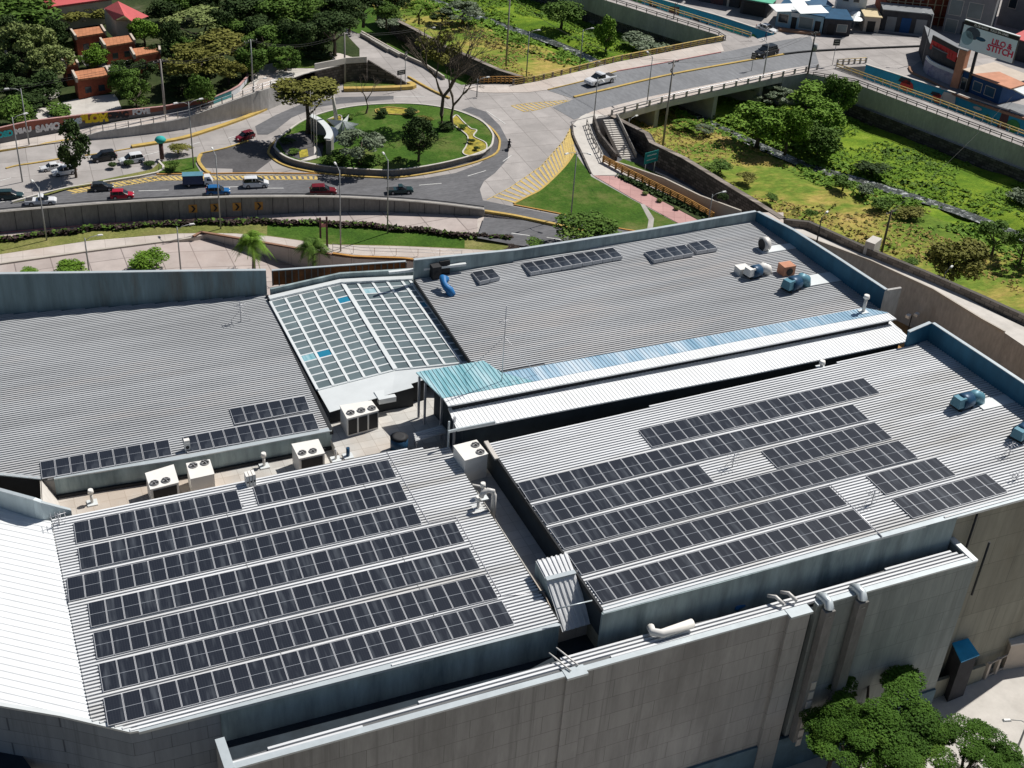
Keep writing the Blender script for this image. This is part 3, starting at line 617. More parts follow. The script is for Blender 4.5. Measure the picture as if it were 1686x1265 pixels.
def interp(x,t):
    for (a,b),(c,d) in zip(t,t[1:]):
        if x<=c: return b+(d-b)*max(0,x-a)/(c-a)
    return t[-1][1]
st(MB().prism([(-2500,-800,-8.2),(2500,-800,-8.2),(2500,4200,-8.2),(-2500,4200,-8.2)],-9),'ground','dirt')
# ---- front zone (lower road, verge, parking) ----
ZLT=[(-400,-2.4),(400,-2.4),(560,-1.6),(800,-.35),(930,0),(1400,0)]
zl_=lambda x: interp(x,ZLT)
WBX=[(-260,412),(-120,396),(0,383),(108,373.5),(215,365.5),(361,359),(430,354.6),(500,350.5),(560,349.5),(635,349.3),(716,352.5),(797,357)]
WTY=[378,363,350.7,341.3,333.5,326.4,325.2,325,326,329.8,336,346]
wbase=[U(x,y,zl_(x)) for x,y in WBX]
C2=[(-260,472),(0,434),(140,414),(277,396.5),(318,392),(331,384),(441,403),(545,421),(581,426),(662,429),(800,445),(1290,470)]
xs=list(range(-260,1291,25)); c1=lambda x: interp(x,WBX) if x<797 else interp(x,[(797,357),(870,358),(1000,350),(1290,350)])
g=MB(); 
top=[U(x,c1(x),zl_(x)) for x in xs]; low=[U(x,interp(x,C2),zl_(x)) for x in xs]
for i in range(len(xs)-1): g.quad(low[i],low[i+1],top[i+1],top[i])
g.wall([Vector((p.x,p.y,-8)) for p in low],[p+Vector((0,0,-.02)) for p in low],.3)
st(g,'pavement','pavement')
def zpk(x): return interp(x,[(-400,-2.55),(280,-2.55),(560,-5.2),(1300,-5.2)])
g=MB(); 
for i in range(len(xs)-1):
    a,b=xs[i],xs[i+1]; g.quad(U(a,620,zpk(a)),U(b,620,zpk(b)),U(b,interp(b,C2)-3,zpk(b)),U(a,interp(a,C2)-3,zpk(a)))
st(g,'parking_ground','road_conc_pink')
kp=[U(x,interp(x,C2),zl_(x)) for x in range(-200,321,20)]
st(MB().kerb(kp,.35,.06,zb=-.3),'kerb','cream_wall')
# brown curved ramp wall
bx=[320,331,360,400,441,490,545]; 
tag(MB().wall([U(x,interp(x,C2),zpk(x))+Vector((0,-.35,-.3)) for x in bx],[U(x,interp(x,C2),zl_(x))+Vector((0,-.35,.35)) for x in bx],.4).build('retaining_wall','brown_wall'),'curved brown retaining wall beside the parking ramp','wall')
bx=[546,581,620,662,720,790]
tag(MB().wall([U(x,interp(x,C2),zpk(x))+Vector((0,-.35,-.3)) for x in bx],[U(x,interp(x,C2),zl_(x))+Vector((0,-.35,.5)) for x in bx],.4).build('retaining_wall','ochre'),'ochre retaining wall just behind the skylight roofs','wall')
# lower road
HB=[(-260,425),(0,396),(161,377.6),(296,368.5),(420,366.5),(568,370.5),(689,381),(786,392)]
def lowstrip(xr,ya,yb,dz,name,m,kind='structure'):
    g=MB(); 
    for a,b in zip(xr,xr[1:]): g.quad(*[U(x,f(x),zl_(x))+Vector((0,0,dz)) for x,f in ((a,yb),(b,yb),(b,ya),(a,ya))])
    return st(g,name,m,kind)
hb=lambda x: interp(x,HB)
lowstrip(list(range(-260,787,25))+[786],c1,hb,.006,'lower_road','road_conc_pink')
flat(UL([(786,392),(840,402),(900,411),(1080,420),(1090,398),(960,384),(926,376),(870,363.5),(797,358)],.02),'lower_road','asphalt')
st(MB().ribbon(UL([(842,384),(872,388)],.03),.16,.006).ribbon(UL([(900,391),(925,395)],.03),.16,.006),'road_marking','white_line')
GT=[(-260,452),(0,419),(148,396.4),(296,384.3),(380,384),(444,389),(541,402.8),(662,405.5),(839,413.5)]
lowstrip(list(range(-260,840,25))+[839],hb,lambda x: interp(x,GT),.012,'verge','lawn_dry','stuff')
lowstrip(list(range(440,790,25)),lambda x:hb(x)+2,lambda x: interp(x,GT)-1,.02,'grass','lawn','stuff')
lowstrip(list(range(-260,420,20)),lambda x:c1(x)-.5,lambda x:c1(x)+2.2,.05,'painted_strip','pink_paint')
# front wall with chevrons
wt_=[Vector((p.x,p.y,Zat(p,y))) for p,y in zip(wbase,WTY)]
fw=thing('parapet_wall','long curved concrete parapet wall with black and ochre chevrons','wall',wbase[3])
def kid(mb,name,m,root):
    o=mb.build(name,m,root); o.matrix_parent_inverse=Matrix.Translation(-root.location); return o
ab,at_=arc([p-Vector((0,0,.3)) for p in wbase],4),arc(wt_,4)
kid(MB().wall(ab,at_,.35),'wall_face','outer_wall',fw)
kid(MB().kerb([p+Vector((0,.18,0)) for p in at_],.6,.12,zb=0),'coping','conc',fw)
def onpoly(P,t):
    L=[(b-a).length for a,b in zip(P,P[1:])]; s=t*sum(L)
    for (a,b),l in zip(zip(P,P[1:]),L):
        if s<=l: return a.lerp(b,s/l),(b-a).normalized()
        s-=l
    return P[-1],(P[-1]-P[-2]).normalized()
for i in range(1,40):
    p,d=onpoly(at_,i/40); q,_=onpoly(ab,i/40); kid(MB().box((q.x,q.y-.02,(p.z+q.z)/2),(.06,.03,p.z-q.z-.1),math.atan2(d.y,d.x)),'joint','dark_line',fw)
for x in (317,354,391,428):
    k=min(range(len(ab)),key=lambda j:abs(pix(ab[j])[0]-x)); a,b=ab[k],ab[k+1] if k+1<len(ab) else ab[k]; t=Vector((x,0,0)); 
    p=U(x,343,(ab[k].z+at_[k].z)/2+.2); p=Vector((p.x,ab[k].y+ (p.x-ab[k].x)*(b-a).y/max(.01,(b-a).x),(ab[k].z+at_[k].z)/2+.25)); d=(b-a); d.z=0; d.normalize()
    pl=MB().box((p.x,p.y-.05,p.z),(1.15,.05,1.2),math.atan2(d.y,d.x)); s=kid(pl,'chevron_sign','ochre',fw)
    c=Vector((p.x,p.y-.1,p.z))+Vector((d.y,-d.x,0))*.04; up=Vector((0,0,1)); ch=MB()
    for sg in (1,-1):
        A=c-d*.28+up*.5*sg; B2=c-d*.0+up*.5*sg; C3=c+d*.38; D4=c+d*.08
        ch.add([A,B2,C3,D4],[(0,1,2,3) if sg<0 else (3,2,1,0)])
    ch.build('chevron','ac_dark',s)
rl=MB(); 
tag(MB().tube([p+Vector((0,.2,.45)) for p in at_],.06,6).build('guard_rail','dark_line'),'dark guard rail along the top of the chevron wall','railing')
# ---- street block A ----
near=[Vector((p.x,p.y+.3,0)) for p in wbase]
ARX=[(870,363),(930,373),(1000,372),(1100,392),(1290,470),(1290,455)]
STN=[(1005,190),(1030,203),(1066,221),(1074,236),(1128,262),(1200,306),(1240,330),(1290,362)]   # stone wall top, z=0
ABk=[(1230,366),(1149,331),(1085,299),(1012,268),(974,209),(966,198),(1000,193),(985,178),(950,150),(860,140),(790,138),(760,140),(730,128),(694,105),(640,76),(594,57),(560,42),(450,-10),(340,-60),(-260,-60),(-420,220)]
Apoly=near+UL([(870,364),(930,377),(1090,400)],0)+UL([(1290,470),(1300,400)],0)+UL(ABk,0)
st(MB().prism(Apoly,-8),'street','road_conc')
NR_=[Vector((p.x,p.y,0)) for p in near]
A1=UL([(-60,337),(0,331),(105,312),(258,289),(450,288),(533,288.5),(600,293),(650,296),(700,293.5),(750,285),(790,270),(812,250),(819,232),(812,212),(790,193),(760,181),(775,176),(800,184),(823,207),(838,235),(836,262),(815,285),(797,298),(790,312),(795,330),(840,339),(936,358),(1055,386),(1085,400),(960,386),(926,376),(870,363.5)],.012)
A1+= [Vector((p.x,p.y+.02,.012)) for p in reversed(near[1:])]
flat(A1,'road','asphalt')
flat(UL([(420,208),(455,189),(500,170),(560,160),(648,158),(648,163.5),(560,171),(520,177),(480,194),(452,216),(440,222),(424,222)],.012),'road','asphalt')
flat(UL([(902,149),(965,134),(1015,119),(1187,87),(1290,66),(1335,60),(1350,111),(1290,117),(1066,162),(974,186),(945,197),(910,177),(945,163)],.024),'road','asphalt_bridge')
flat(UL([(331,254),(409,233),(450,236),(449,262),(420,284),(383,285.5),(383,278),(334,276.5),(327,266)],.012),'road','asphalt_dark')
flat(UL([(700,160),(672,145),(560,72),(480,20),(420,-20),(480,-20),(560,40),(594,60),(658,96),(711,133),(740,152)],.012),'road','road_conc')
# pavements
flat(UL([(845,141),(888,133.5),(1015,102.5),(1157,74.5),(1187,71),(1192,84),(1187,86),(1015,117.5),(965,132.5),(902,148),(870,152),(816,153),(790,152),(760,144),(790,140)],.05),'pavement','pavement')
flat(UL([(966,188),(1007,190.5),(1109,163.8),(1290,125.5),(1330,118),(1330,108),(1290,114.6),(1066,160),(974,184)],.05),'pavement','pavement')
flat(UL([(942,207),(956,192),(966,187),(1000,190),(985,192),(973,207),(1000,250),(1012,268),(1022,288),(977,289),(960,262),(944,228)],.06),'pavement','conc_light')
flat(UL([(977,289),(1012,290),(1080,326),(1150,363),(1200,390),(1160,385),(1125,372),(1040,326)],.05),'footpath','pavement_pink')
sheet([(947,252),(974,291),(1040,328),(1125,373),(1170,392),(1071,384),(1012,375),(939,355.5),(846,337.5),(893,312),(929,277)],'lawn','lawn',.12,0,'stuff')
flat(UL([(1054,335),(1062,337),(1077,360),(1074,382),(1065,381),(1068,362)],.135),'footpath','conc')
sheet([(1016,291),(1028,288),(1100,322),(1160,357),(1210,385),(1190,388),(1150,362)],'flower_bed','park_soil',.08,0,'stuff')
# yellow kerbs
def kerb(px,w=.3,h=.16,m='yellow',z=0.,n=4,name='kerb'):
    return st(MB().kerb(arc(UL(px,z),n),w,h),name,m)
kerb([(947,250),(929,276),(893,311),(870,324),(846,336)],.35); kerb([(846,338),(939,356.5),(1012,375.5),(1071,385)],.25,.14,'ochre')
kerb([(797,350),(840,356.5),(870,362.5),(926,374.5),(965,384)],.5,.35)
kerb([(945,161),(1000,148),(1098,125),(1200,106),(1290,90.5)],.5,.22); kerb([(1290,90.5),(1330,86),(1400,82),(1522,77)],.4,.3,'dark_line')
kerb([(1015,118),(1100,103),(1187,86.5)],.2,.15,'pink_paint'); kerb([(902,148.5),(965,133),(1015,118)],.2,.15,'yellow')
kerb([(258,288),(330,287),(420,286),(533,287)],.25,.15,'ochre'); kerb([(331,255),(327,266),(336,280),(345,286)],.5,.2)
kerb([(331,253.5),(370,245),(409,232.5)],.25,.15); kerb([(217,243),(250,238),(300,229),(340,217),(390,200),(430,184),(462,167)],.8,.3)
kerb([(0,250),(60,240),(130,229),(195,221)],.4,.2); kerb([(10,278),(30,273),(58,269),(100,262)],.3,.14); kerb([(140,257),(180,251),(215,245)],.2,.12)
kerb([(566,150),(620,149),(678,146),(673,140)],1.0,.6); kerb([(942,207),(944,226),(958,256),(972,287)],.3,.3,'stone_wall')
for ab_ in (((594,60),(658,95)),((611,70),(640,87)),): kerb(list(ab_),.4,.7,'conc')
kerb([(672,128),(711,150),(740,163)],.35,.3)
# hatching
def hatch(A,Bq,n,w,m='yellow_line',z=.03,skew=.35):
    g=MB(); A=UL(A,z); Bq=UL(Bq,z)
    for i in range(n):
        p,_=onpoly(A,i/n); q,_=onpoly(Bq,min(1,(i+skew)/n)); g.ribbon([p,q],w)
    g.ribbon(A,.15); g.ribbon(Bq,.15); return st(g,'road_marking',m)
hatch([(110,312.5),(258,290),(440,289.5),(530,290)],[(118,319),(262,297),(440,296),(520,296)],44,.45,skew=1.2)
hatch([(939,212),(929,231),(891,274),(840,309),(802,329)],[(946,252),(929,277),(893,312),(870,325),(846,337)],22,.4,skew=.2)
hatch([(842,174),(870,170),(935,165)],[(862,184),(880,182),(938,166)],12,.35,skew=.2)
dash=MB()
for px_ in ([(0,333),(22,330)],[(228,314.5),(278,313)],[(340,309),(395,307.5)],[(440,310),(467,310)],[(690,305),(727,302)],[(770,290),(800,281)],[(828,266),(842,256)],[(800,182),(832,204)],[(0,298),(18,293)],[(226,259),(262,250)],[(310,240),(330,234)],[(650,160),(700,159)],[(375,228),(388,224)]): dash.ribbon(UL(px_,.032),.14)
st(dash,'road_marking','white_line')
# ---- planted median left ----
sheet([(20,334),(80,318),(110,308),(130,304),(250,279),(262,268),(260,284),(110,311),(60,326)],'median','lawn_dry',.25,0,'stuff')
sheet([(262,267),(318,259),(324,258),(322,270),(330,283),(262,284)],'median','lawn',.22,0,'stuff')
kerb([(20,335),(108,312),(258,286.5),(262,268),(258,264.5)],.3,.3,'conc_light')
# ---- sunken path right ----
sheet([(966,198),(1012,268),(1085,299),(1149,331),(1230,366),(1300,400),(1400,460),(1400,430),(1290,395),(1200,345),(1128,300),(1074,270),(1035,240),(1010,222)],'sunken_path','asphalt',-3.5)
sheet([(1013,270),(1026,262),(1050,270),(1090,290),(1145,318),(1185,340),(1150,336),(1090,305)],'grass','lawn',-3.2,0,'stuff')
kerb([(1078,286),(1100,295),(1140,316)],.3,.35,'conc_light',-3.5)
cw=[(1012,270),(1050,288),(1090,307),(1149,341),(1215,372)]; cy=[266,279,293,322,347]
tag(MB().wall([U(x,y,0)+Vector((0,0,-.1)) for x,y in cw],[Vector((U(x,y,0).x,U(x,y,0).y,Zat(U(x,y,0),t))) for (x,y),t in zip(cw,cy)],.3).build('wall','cream_wall'),'cream retaining wall beside the sunken path','wall')
sw=thing('stone_wall','long stone flood wall running from bridge along the dry grass','wall',U(1128,262,0)); 
def sw_part(px,zt,zb,th=.7): kid(MB().wall(UL(px,zb and 0),[p for p in UL(px,zt)],th),'wall_face','stone_wall',sw)
P=UL(STN,0); kid(MB().wall([Vector((p.x,p.y,-8)) for p in P],P,.7),'wall_face','stone_wall',sw); kid(MB().kerb([p+Vector((0,.3,0)) for p in P],.9,.1,zb=0),'coping','stone_pale',sw)
P2=UL([(1291,362),(1331,366),(1420,406),(1525,449),(1620,490),(1750,550)],0); P2[0]=P[-1]; 
kid(MB().wall([Vector((p.x,p.y,-8)) for p in P2],P2,.6),'wall_face','stone_pale',sw)
P3=UL([(620,8),(642,23),(656,35.6),(685,50),(734,78),(773,94),(822,116),(860,128)],0); kid(MB().wall([Vector((p.x,p.y,-8)) for p in P3],P3,.7),'wall_face','stone_wall',sw); kid(MB().kerb([p+Vector((0,.3,0)) for p in P3],.9,.1,zb=0),'coping','stone_pale',sw)
sheet([(560,-10),(600,-5),(642,45),(700,85),(760,115),(870,160),(780,170),(700,140),(594,80),(520,30)],'lawn','lawn',-3.5,0,'stuff')
tag(MB().wall(UL([(594,57),(658,93),(700,112),(730,132)],0),[p+Vector((0,0,.7)) for p in UL([(594,57),(658,93),(700,112),(730,132)],0)],.3).build('wall','cream_wall'),'cream edge wall along the side road above sunken lawn','wall')
# white strip above the big retaining wall ; yard
sq=UL([(1255,350),(1283,362),(1420,419),(1525,452),(1614,503),(1760,575),(1760,620),(1654,548),(1616,527),(1536,478),(1434,431),(1321,389),(1262,366)],-1.)
st(MB().prism(sq,-8.1,0,1),'walkway',['conc_light','conc_wall'])
kr=[p+Vector((0,.1,0)) for p in sq[:6:-1]][::-1]; st(MB().kerb(sq[7:13],.25,.25),'kerb','cream_wall')
sheet([(1400,470),(1470,505),(1560,560),(1800,720),(1900,900),(1700,900),(1440,600)],'yard','ochre_floor',-7.6)
# ---- river terrain ----
NW=UL([(1900,640),(1750,560),(1620,500),(1525,455),(1420,412),(1331,370),(1291,362),(1240,330),(1200,306),(1128,262),(1074,236),(1030,203),(1005,190),(930,160),(870,135),(820,110),(773,94),(734,78),(685,50),(656,35.6),(642,23),(560,-30),(430,-100)],0)
LEDG=[(1900,352),(1800,312),(1686,271),(1540,219),(1401,169),(1330,140),(1200,95),(1140,75),(1060,45),(980,14),(900,-15),(760,-70),(600,-140)]
FW=UL(LEDG,-3.6)
def resample(P,n): return [onpoly(P,i/n)[0] for i in range(n+1)]
NI,NJ=150,30; Ns,Fs=resample(NW,NI),resample(FW,NI)
from mathutils import noise as mn
def terr(i,j):
    t=j/NJ; p=Ns[i].lerp(Fs[i],t); z=-3.7-2.3*t; ch=math.exp(-((t-.55-.06*math.sin(i*.09))/.06)**2)*1.1
    q=Vector((p.x*.12,p.y*.12,0)); z+=.55*mn.noise(q)+.25*mn.noise(q*3)-ch; return Vector((p.x,p.y,z))
G=[[terr(i,j) for j in range(NJ+1)] for i in range(NI+1)]
def tstrip(j0,j1,name,m):
    g=MB(); 
    for i in range(NI+1): g.v+=[tuple(G[i][j]) for j in range(j0,j1+1)]
    w_=j1-j0+1
    for i in range(NI):
        for j in range(w_-1): g.f.append((i*w_+j,i*w_+j+1,(i+1)*w_+j+1,(i+1)*w_+j)); g.mi.append(0); g.sm.append(True)
    g.recalc=False; o=st(g,name,m,'structure'); o.data.flip_normals(); return o
tstrip(0,15,'river_bank','river_dry'); tstrip(15,NJ,'river_bank','river_green')
wt2=[]; 
g=MB(); cen=[Ns[i].lerp(Fs[i],.55+.06*math.sin(i*.09)) for i in range(0,NI+1,5)]
cen=arc([Vector((p.x,p.y,-5.5)) for p in cen],3); g.ribbon(cen,2.6); st(g,'river','river_water')
# ledge, ramps, sunken lanes, street block B
def band(P,Qr,zt,m,name,side,zb=-8): 
    return st(MB().prism([Vector((p.x,p.y,zt)) for p in P]+[Vector((p.x,p.y,zt)) for p in reversed(Qr)],zb,0,1),name,[m,side])
rampN=UL([(1330,121),(1406,137),(1686,242),(1800,285),(1900,322)],0); rampF=UL([(1376,113),(1525,166),(1686,226),(1800,268),(1900,304)],0)
band(rampN,rampF,0,'road_conc','ramp','conc_wall')
ruN=UL([(860,-50),(995,0),(1180,57),(1196,67)],0); ruF=UL([(905,-50),(1038,0),(1236,63),(1240,70)],0)
band(ruN,ruF,0,'road_conc','ramp','conc_wall')
band([p for p in UL([(1900,354),(1800,314),(1686,272.5),(1540,220.5),(1401,171),(1350,152)],-3.6)],[Vector((p.x-.5,p.y-.5,0)) for p in reversed([UL([(1335,128)],0)[0]]+rampN[1:])],-3.6,'conc','ledge','stone_wall')
band(UL([(850,-40),(980,14),(1060,45),(1140,75),(1165,85)],-3.6),[Vector((p.x,p.y,0)) for p in ruN],-3.6,'conc','ledge','stone_wall')
murD=UL([(1425,109),(1525,141),(1686,194),(1820,240),(2000,300)],0); murU=UL([(905,-68),(1082,0),(1184,29),(1272,58)],0)
Bp=UL([(1290,127),(1380,112)],0)+murD+UL([(2400,150),(1900,-150),(1100,-150)],0)+murU+UL([(1240,66),(1190,70)],0)
st(MB().prism(Bp,-8,0,1),'street',['road_conc','conc_wall'])
band([p+Vector((-6,-9,0)) for p in murD],murD,-4.3,'asphalt','sunken_road','conc_wall',-5); band([p+Vector((-5,-8,0)) for p in murU],murU,-4.3,'asphalt','sunken_road','conc_wall',-5)
# bridge deck
dk=UL([(950,200),(1007,191.5),(1109,164.5),(1290,126.5),(1340,116),(1240,60),(1190,68),(1157,74),(1015,102),(888,133),(845,141),(880,160)],0)
br=thing('road_bridge','concrete road bridge over the river with post and rail parapets','bridge',(dk[2].x,dk[2].y,0))
kid(MB().prism([p+Vector((0,0,-.004)) for p in dk],-1.1,0,1),'deck',['road_conc','conc_light'],br)
for t in (.28,.62,.9):
    a=dk[1].lerp(dk[3],t); b=dk[9].lerp(dk[7],t); kid(MB().wall([Vector((a.x,a.y+1,-8)),Vector((b.x,b.y-1,-8))],[Vector((a.x,a.y+1,-1.1)),Vector((b.x,b.y-1,-1.1))],1.0),'pier','conc',br)
def railing(pts,label,m_post,m_rail,n,h=1.05,root=None,name='railing',rails=(.95,.5),r=.07,pw=.28,z=.05):
    P=pts; t=root or thing(name,label,'railing',P[0])
    for i in range(n+1):
        p,d=onpoly(P,i/n); kid(MB().box((p.x,p.y,p.z+z+h/2),(pw,pw,h),math.atan2(d.y,d.x)),'post',m_post,t)
    for k in rails: kid(MB().tube([p+Vector((0,0,z+k*h)) for p in P],r,6),'rail',m_rail,t)
    return t
railing(UL([(1007,191),(1109,164),(1290,126),(1345,115)],0),'pale concrete post railing along the near side of bridge','conc','rail',17)
railing(UL([(845,141),(888,133.5),(1015,102),(1157,74),(1190,68)],0),'yellow green railing along the far side of bridge','stone_pale','yellow_line',24,rails=(.95,.6,.25),r=.11)
railing(UL([(1376,112.5),(1525,165),(1686,225),(1800,267)],0),'double yellow rail barrier on the downstream ramp','rail','yellow_line',30,rails=(.95,.45),r=.10,h=.9,pw=.15)
railing(UL([(1338,126),(1406,137),(1686,241.5),(1800,284)],0),'dark rail along the outer edge of downstream ramp','dark_line','dark_line',26,h=.8,pw=.12)
railing(UL([(940,-38),(1040,0),(1236,62)],0),'yellow rail barrier on the upstream ramp','rail','yellow_line',24,rails=(.95,.45),r=.10,h=.9,pw=.15)
railing(UL([(860,-49),(996,0),(1180,57),(1194,66)],0),'dark rail along the outer edge of upstream ramp','dark_line','dark_line',22,h=.8,pw=.12)
railing(UL([(790,138),(820,137),(860,137)],0),'orange railing beside the upstream stone wall','ochre','ochre',10,rails=(.95,.6,.25),h=1.2,pw=.15)
railing(UL([(1378,107),(1425,104)],0),'pale post railing where the mural lane begins','conc','yellow_line',5)
railing(UL([(993,268),(1030,288),(1080,313),(1130,338),(1173,362)],0),'ochre post and panel fence beside pink footpath','ochre','ochre',16,rails=(.95,.72,.5,.25),r=.1,h=1.1,pw=.25)
railing(UL([(966,207),(975,232),(990,262),(993,268)],0),'pale timber railing on the walkway by the stairs','conc_light','conc_light',8,h=1.1,pw=.2)
railing([U(x,y,zl_(x)) for x,y in ((548,413),(600,419),(662,421),(760,424))],'thin grey railing along the pavement behind skylight','rail','rail',6,h=1.0,r=.03,pw=.06)
# stairs
stt=thing('staircase','concrete staircase going down beside the bridge end','staircase',U(1000,193,0)); mb=MB(); a=U(1003,196,0); b=U(1035,262,-3.5)
for i in range(18):
    p=a.lerp(b,(i+.5)/18); mb.box((p.x,p.y,p.z-.5),(2.2,.42,1.0),math.radians(-8))
kid(mb,'steps','conc_light',stt); kid(MB().wall([a+Vector((1.3,0,-2)),b+Vector((1.3,0,-.5))],[a+Vector((1.3,0,.9)),b+Vector((1.3,0,.9))],.15),'balustrade','conc',stt)
tag(MB().wall(UL([(975,204),(984,232),(1012,268)],0),[p+Vector((0,0,1.4)) for p in UL([(975,204),(984,232),(1012,268)],0)],.35).build('wall','stone_wall'),'dark sloping wall between stairs and walkway','wall')
# murals
def mural(P,label,motifs,seed):
    t=thing('mural_wall',label,'wall',P[0]); mat('mural_blue',(.02,.26,.42),.7,0,.15,.15,stain=(.03,.34,.34),stamt=.8)
    Bq=[Vector((p.x,p.y-.05,-4.4)) for p in P]; T=[Vector((p.x,p.y-.05,.35)) for p in P]
    kid(MB().wall(Bq,T,.3),'wall_face','mural_blue',t); kid(MB().kerb([p+Vector((0,.1,0)) for p in T],.5,.08,zb=0),'coping','conc_light',t)
    for (s,zc,w_,h_,m,shape) in motifs:
        p,d=onpoly(P,s); d.z=0; d.normalize(); n=Vector((d.y,-d.x,0)); c=Vector((p.x,p.y,zc))+n*.12; K=10; mb=MB(); up=Vector((0,0,1))
        if shape=='o': pts=[c+d*w_*math.cos(6.283*k/K)+up*h_*math.sin(6.283*k/K) for k in range(K)]
        elif shape=='b': pts=[c+d*w_*a+up*h_*b_ for a,b_ in ((-1,.2),(-.6,.5),(-.35,.75),(-.15,.5),(.1,.15),(.6,.1),(1,.6),(.8,-.2),(.3,-.6),(-.2,-.6),(-.5,-.1),(-.6,.25))]
        else: pts=[c+d*w_*a+up*h_*b_ for a,b_ in ((-1,-1),(1,-1),(.8,1),(-.7,.8))]
        mb.add(pts,[tuple(range(len(pts)))]); kid(mb,'painted_shape',m,t)
    return t
mat('m_green',(.05,.22,.07)); mat('m_red',(.45,.05,.04)); mat('m_brown',(.10,.05,.05)); mat('m_dark',(.03,.04,.05)); mat('m_teal',(.03,.35,.33))
mural(murD,'blue mural wall with painted birds and trees beside the corner shop',[(.06,-1.6,1.2,.5,'m_green','b'),(.14,-1.2,1.4,1.1,'m_red','o'),(.13,-.3,1.3,.5,'m_dark','q'),(.24,-1.6,1.2,.9,'m_red','o'),(.245,-1.8,.4,.4,'conc_light','o'),(.23,-.9,1,.35,'m_dark','q'),(.27,-.8,1.6,1.0,'conc_light','q'),(.36,-1,.9,.3,'conc_light','o'),(.44,-1.6,.9,2.3,'m_brown','q'),(.40,-2.2,1.2,1,'m_green','b'),(.47,-2,1.3,1.2,'m_green','o'),(.53,-1.2,1,.3,'conc_light','o'),(.62,-1.9,3.6,1.5,'m_dark','b'),(.72,-3.2,1.6,.5,'m_dark','b')],1)
mural(murU,'blue and green mural wall along the upstream lane',[(.45,-1.8,2,1.4,'m_green','o'),(.53,-1.5,1.6,1.2,'m_dark','b'),(.62,-1.8,1.5,1.6,'m_brown','q'),(.72,-2,2.5,.8,'m_dark','b'),(.84,-2,3,1.2,'m_teal','o'),(.93,-2,1,1,'m_green','o')],2)
# ---- upper left terrace with graffiti wall ----
zt=lambda x: interp(x,[(-500,.25),(130,.25),(200,1.1),(310,1.8),(380,2.8),(450,3.5),(520,3.5),(605,3.2)])
RB=[(130,231),(160,229.5),(200,226),(260,219),(310,212),(380,197),(430,185),(463,172),(485,162)]; RTy=[229.5,219,212.5,203,193,168,150,140,132]
rb=[U(x,y,0) for x,y in RB]; rt=[Vector((p.x,p.y,Zat(p,y))) for p,y in zip(rb,RTy)]
rwall=thing('retaining_wall','tall curved concrete retaining wall below the graffiti terrace','wall',rb[4])
kid(MB().wall([p-Vector((0,0,.2)) for p in arc(rb,3)],arc(rt,3),.35),'wall_face','conc_wall',rwall)
railing([p+Vector((0,.2,0)) for p in rt],'thin metal railing on top of the curved retaining wall','conc','rail',20,h=1.0,r=.04,pw=.12)
GW=[(-200,255),(0,236.5),(54,226),(140,209.7),(269,188),(352,172),(381.5,160),(395,151),(408.6,134.4),(404,110),(389,88)]; GTy=[227,212,200,189.5,176,161.3,149,141,126,103,82]
g=MB(); tb=rt; gb=[U(x,y,zt(x)) for x,y in GW]
cols=[-260,-150,0,60,130,160,200,230,260,310,350,380,400,430,463,485,519,560,592]
ywt=lambda x: interp(x,[(-260,262),(0,247),(130,230),(160,219.5),(200,213),(260,203.5),(310,193.5),(380,168.5),(430,150.5),(463,140.5),(485,132.5),(519,114),(570,104),(605,102)])
rtx=[p for p in rt]
def Fp(x):
    if x<130: return U(x,ywt(x),.2)
    if x<=485:
        k=max(i for i in range(len(RB)-1) if RB[i][0]<=x); t=(x-RB[k][0])/(RB[k+1][0]-RB[k][0]); return rt[k].lerp(rt[k+1],min(1,t))+Vector((0,.1,-.06))
    return U(x,ywt(x),zt(x))
gwy=lambda x: interp(x,[(-260,258),(-200,255),(0,236.5),(54,226),(140,209.7),(269,188),(352,172),(381,160),(395,151),(409,138),(430,120),(480,100),(519,85),(560,88),(592,98)])
Fq=[Fp(x) for x in cols]; Mq=[U(x,gwy(x),zt(x)) for x in cols]; Bq_=[U(x,-90+max(0,(x-430))*1.05,zt(x)+.2) for x in cols]
g=MB(); g2=MB()
for i in range(len(cols)-1): g.quad(Fq[i],Fq[i+1],Mq[i+1],Mq[i]); g2.quad(Mq[i],Mq[i+1],Bq_[i+1],Bq_[i])
fe=[U(519,115,3.5),U(570,105,3.4),U(605,102.5,3.2)]; fb=[U(605,102.5,3.2),U(592,99,3.2),U(519,59,3.5),U(460,20,3.5)]
g.add([Mq[-3],Mq[-2],Mq[-1],fe[2],fe[1],fe[0]],[(0,1,4,5),(1,2,3,4)])
g.wall([Vector((p.x,p.y,-.5)) for p in fe],[p-Vector((0,0,.02)) for p in fe],.3,1); g.wall([Vector((p.x,p.y,-.5)) for p in fb],[p-Vector((0,0,.02)) for p in fb],.3,1)
st(g,'terrace',['pavement','stone_wall']); st(g2,'park_ground','park_soil','stuff')
def zpk_(x,y): return zt(x)
tag(MB().wall([U(605,103,3.3)-Vector((0,0,3.4)),U(668,141,0)],[U(605,103,3.3)+Vector((0,0,.4)),U(668,141,0)+Vector((0,0,.5))],.4).build('wall','stone_wall'),'dark stone side wall sloping down beside the side road','wall')
tag(MB().wall([U(519,115,3.9),U(570,105,3.6),U(604,103,3.3)],[U(519,115,3.9)+Vector((0,0,1)),U(570,105,3.6)+Vector((0,0,1)),U(604,103,3.3)+Vector((0,0,1))],.2).build('wall','conc_light'),'low pale parapet on the stone faced terrace corner','wall')
sheet([(566,134),(620,131),(655,139),(640,143),(566,147)],'grass','lawn',.15,0,'stuff')
gw=thing('graffiti_wall','long red brown boundary wall covered with graffiti','wall',gb[3]); gt=[Vector((p.x,p.y,Zat(p,y))) for p,y in zip(gb,GTy)]
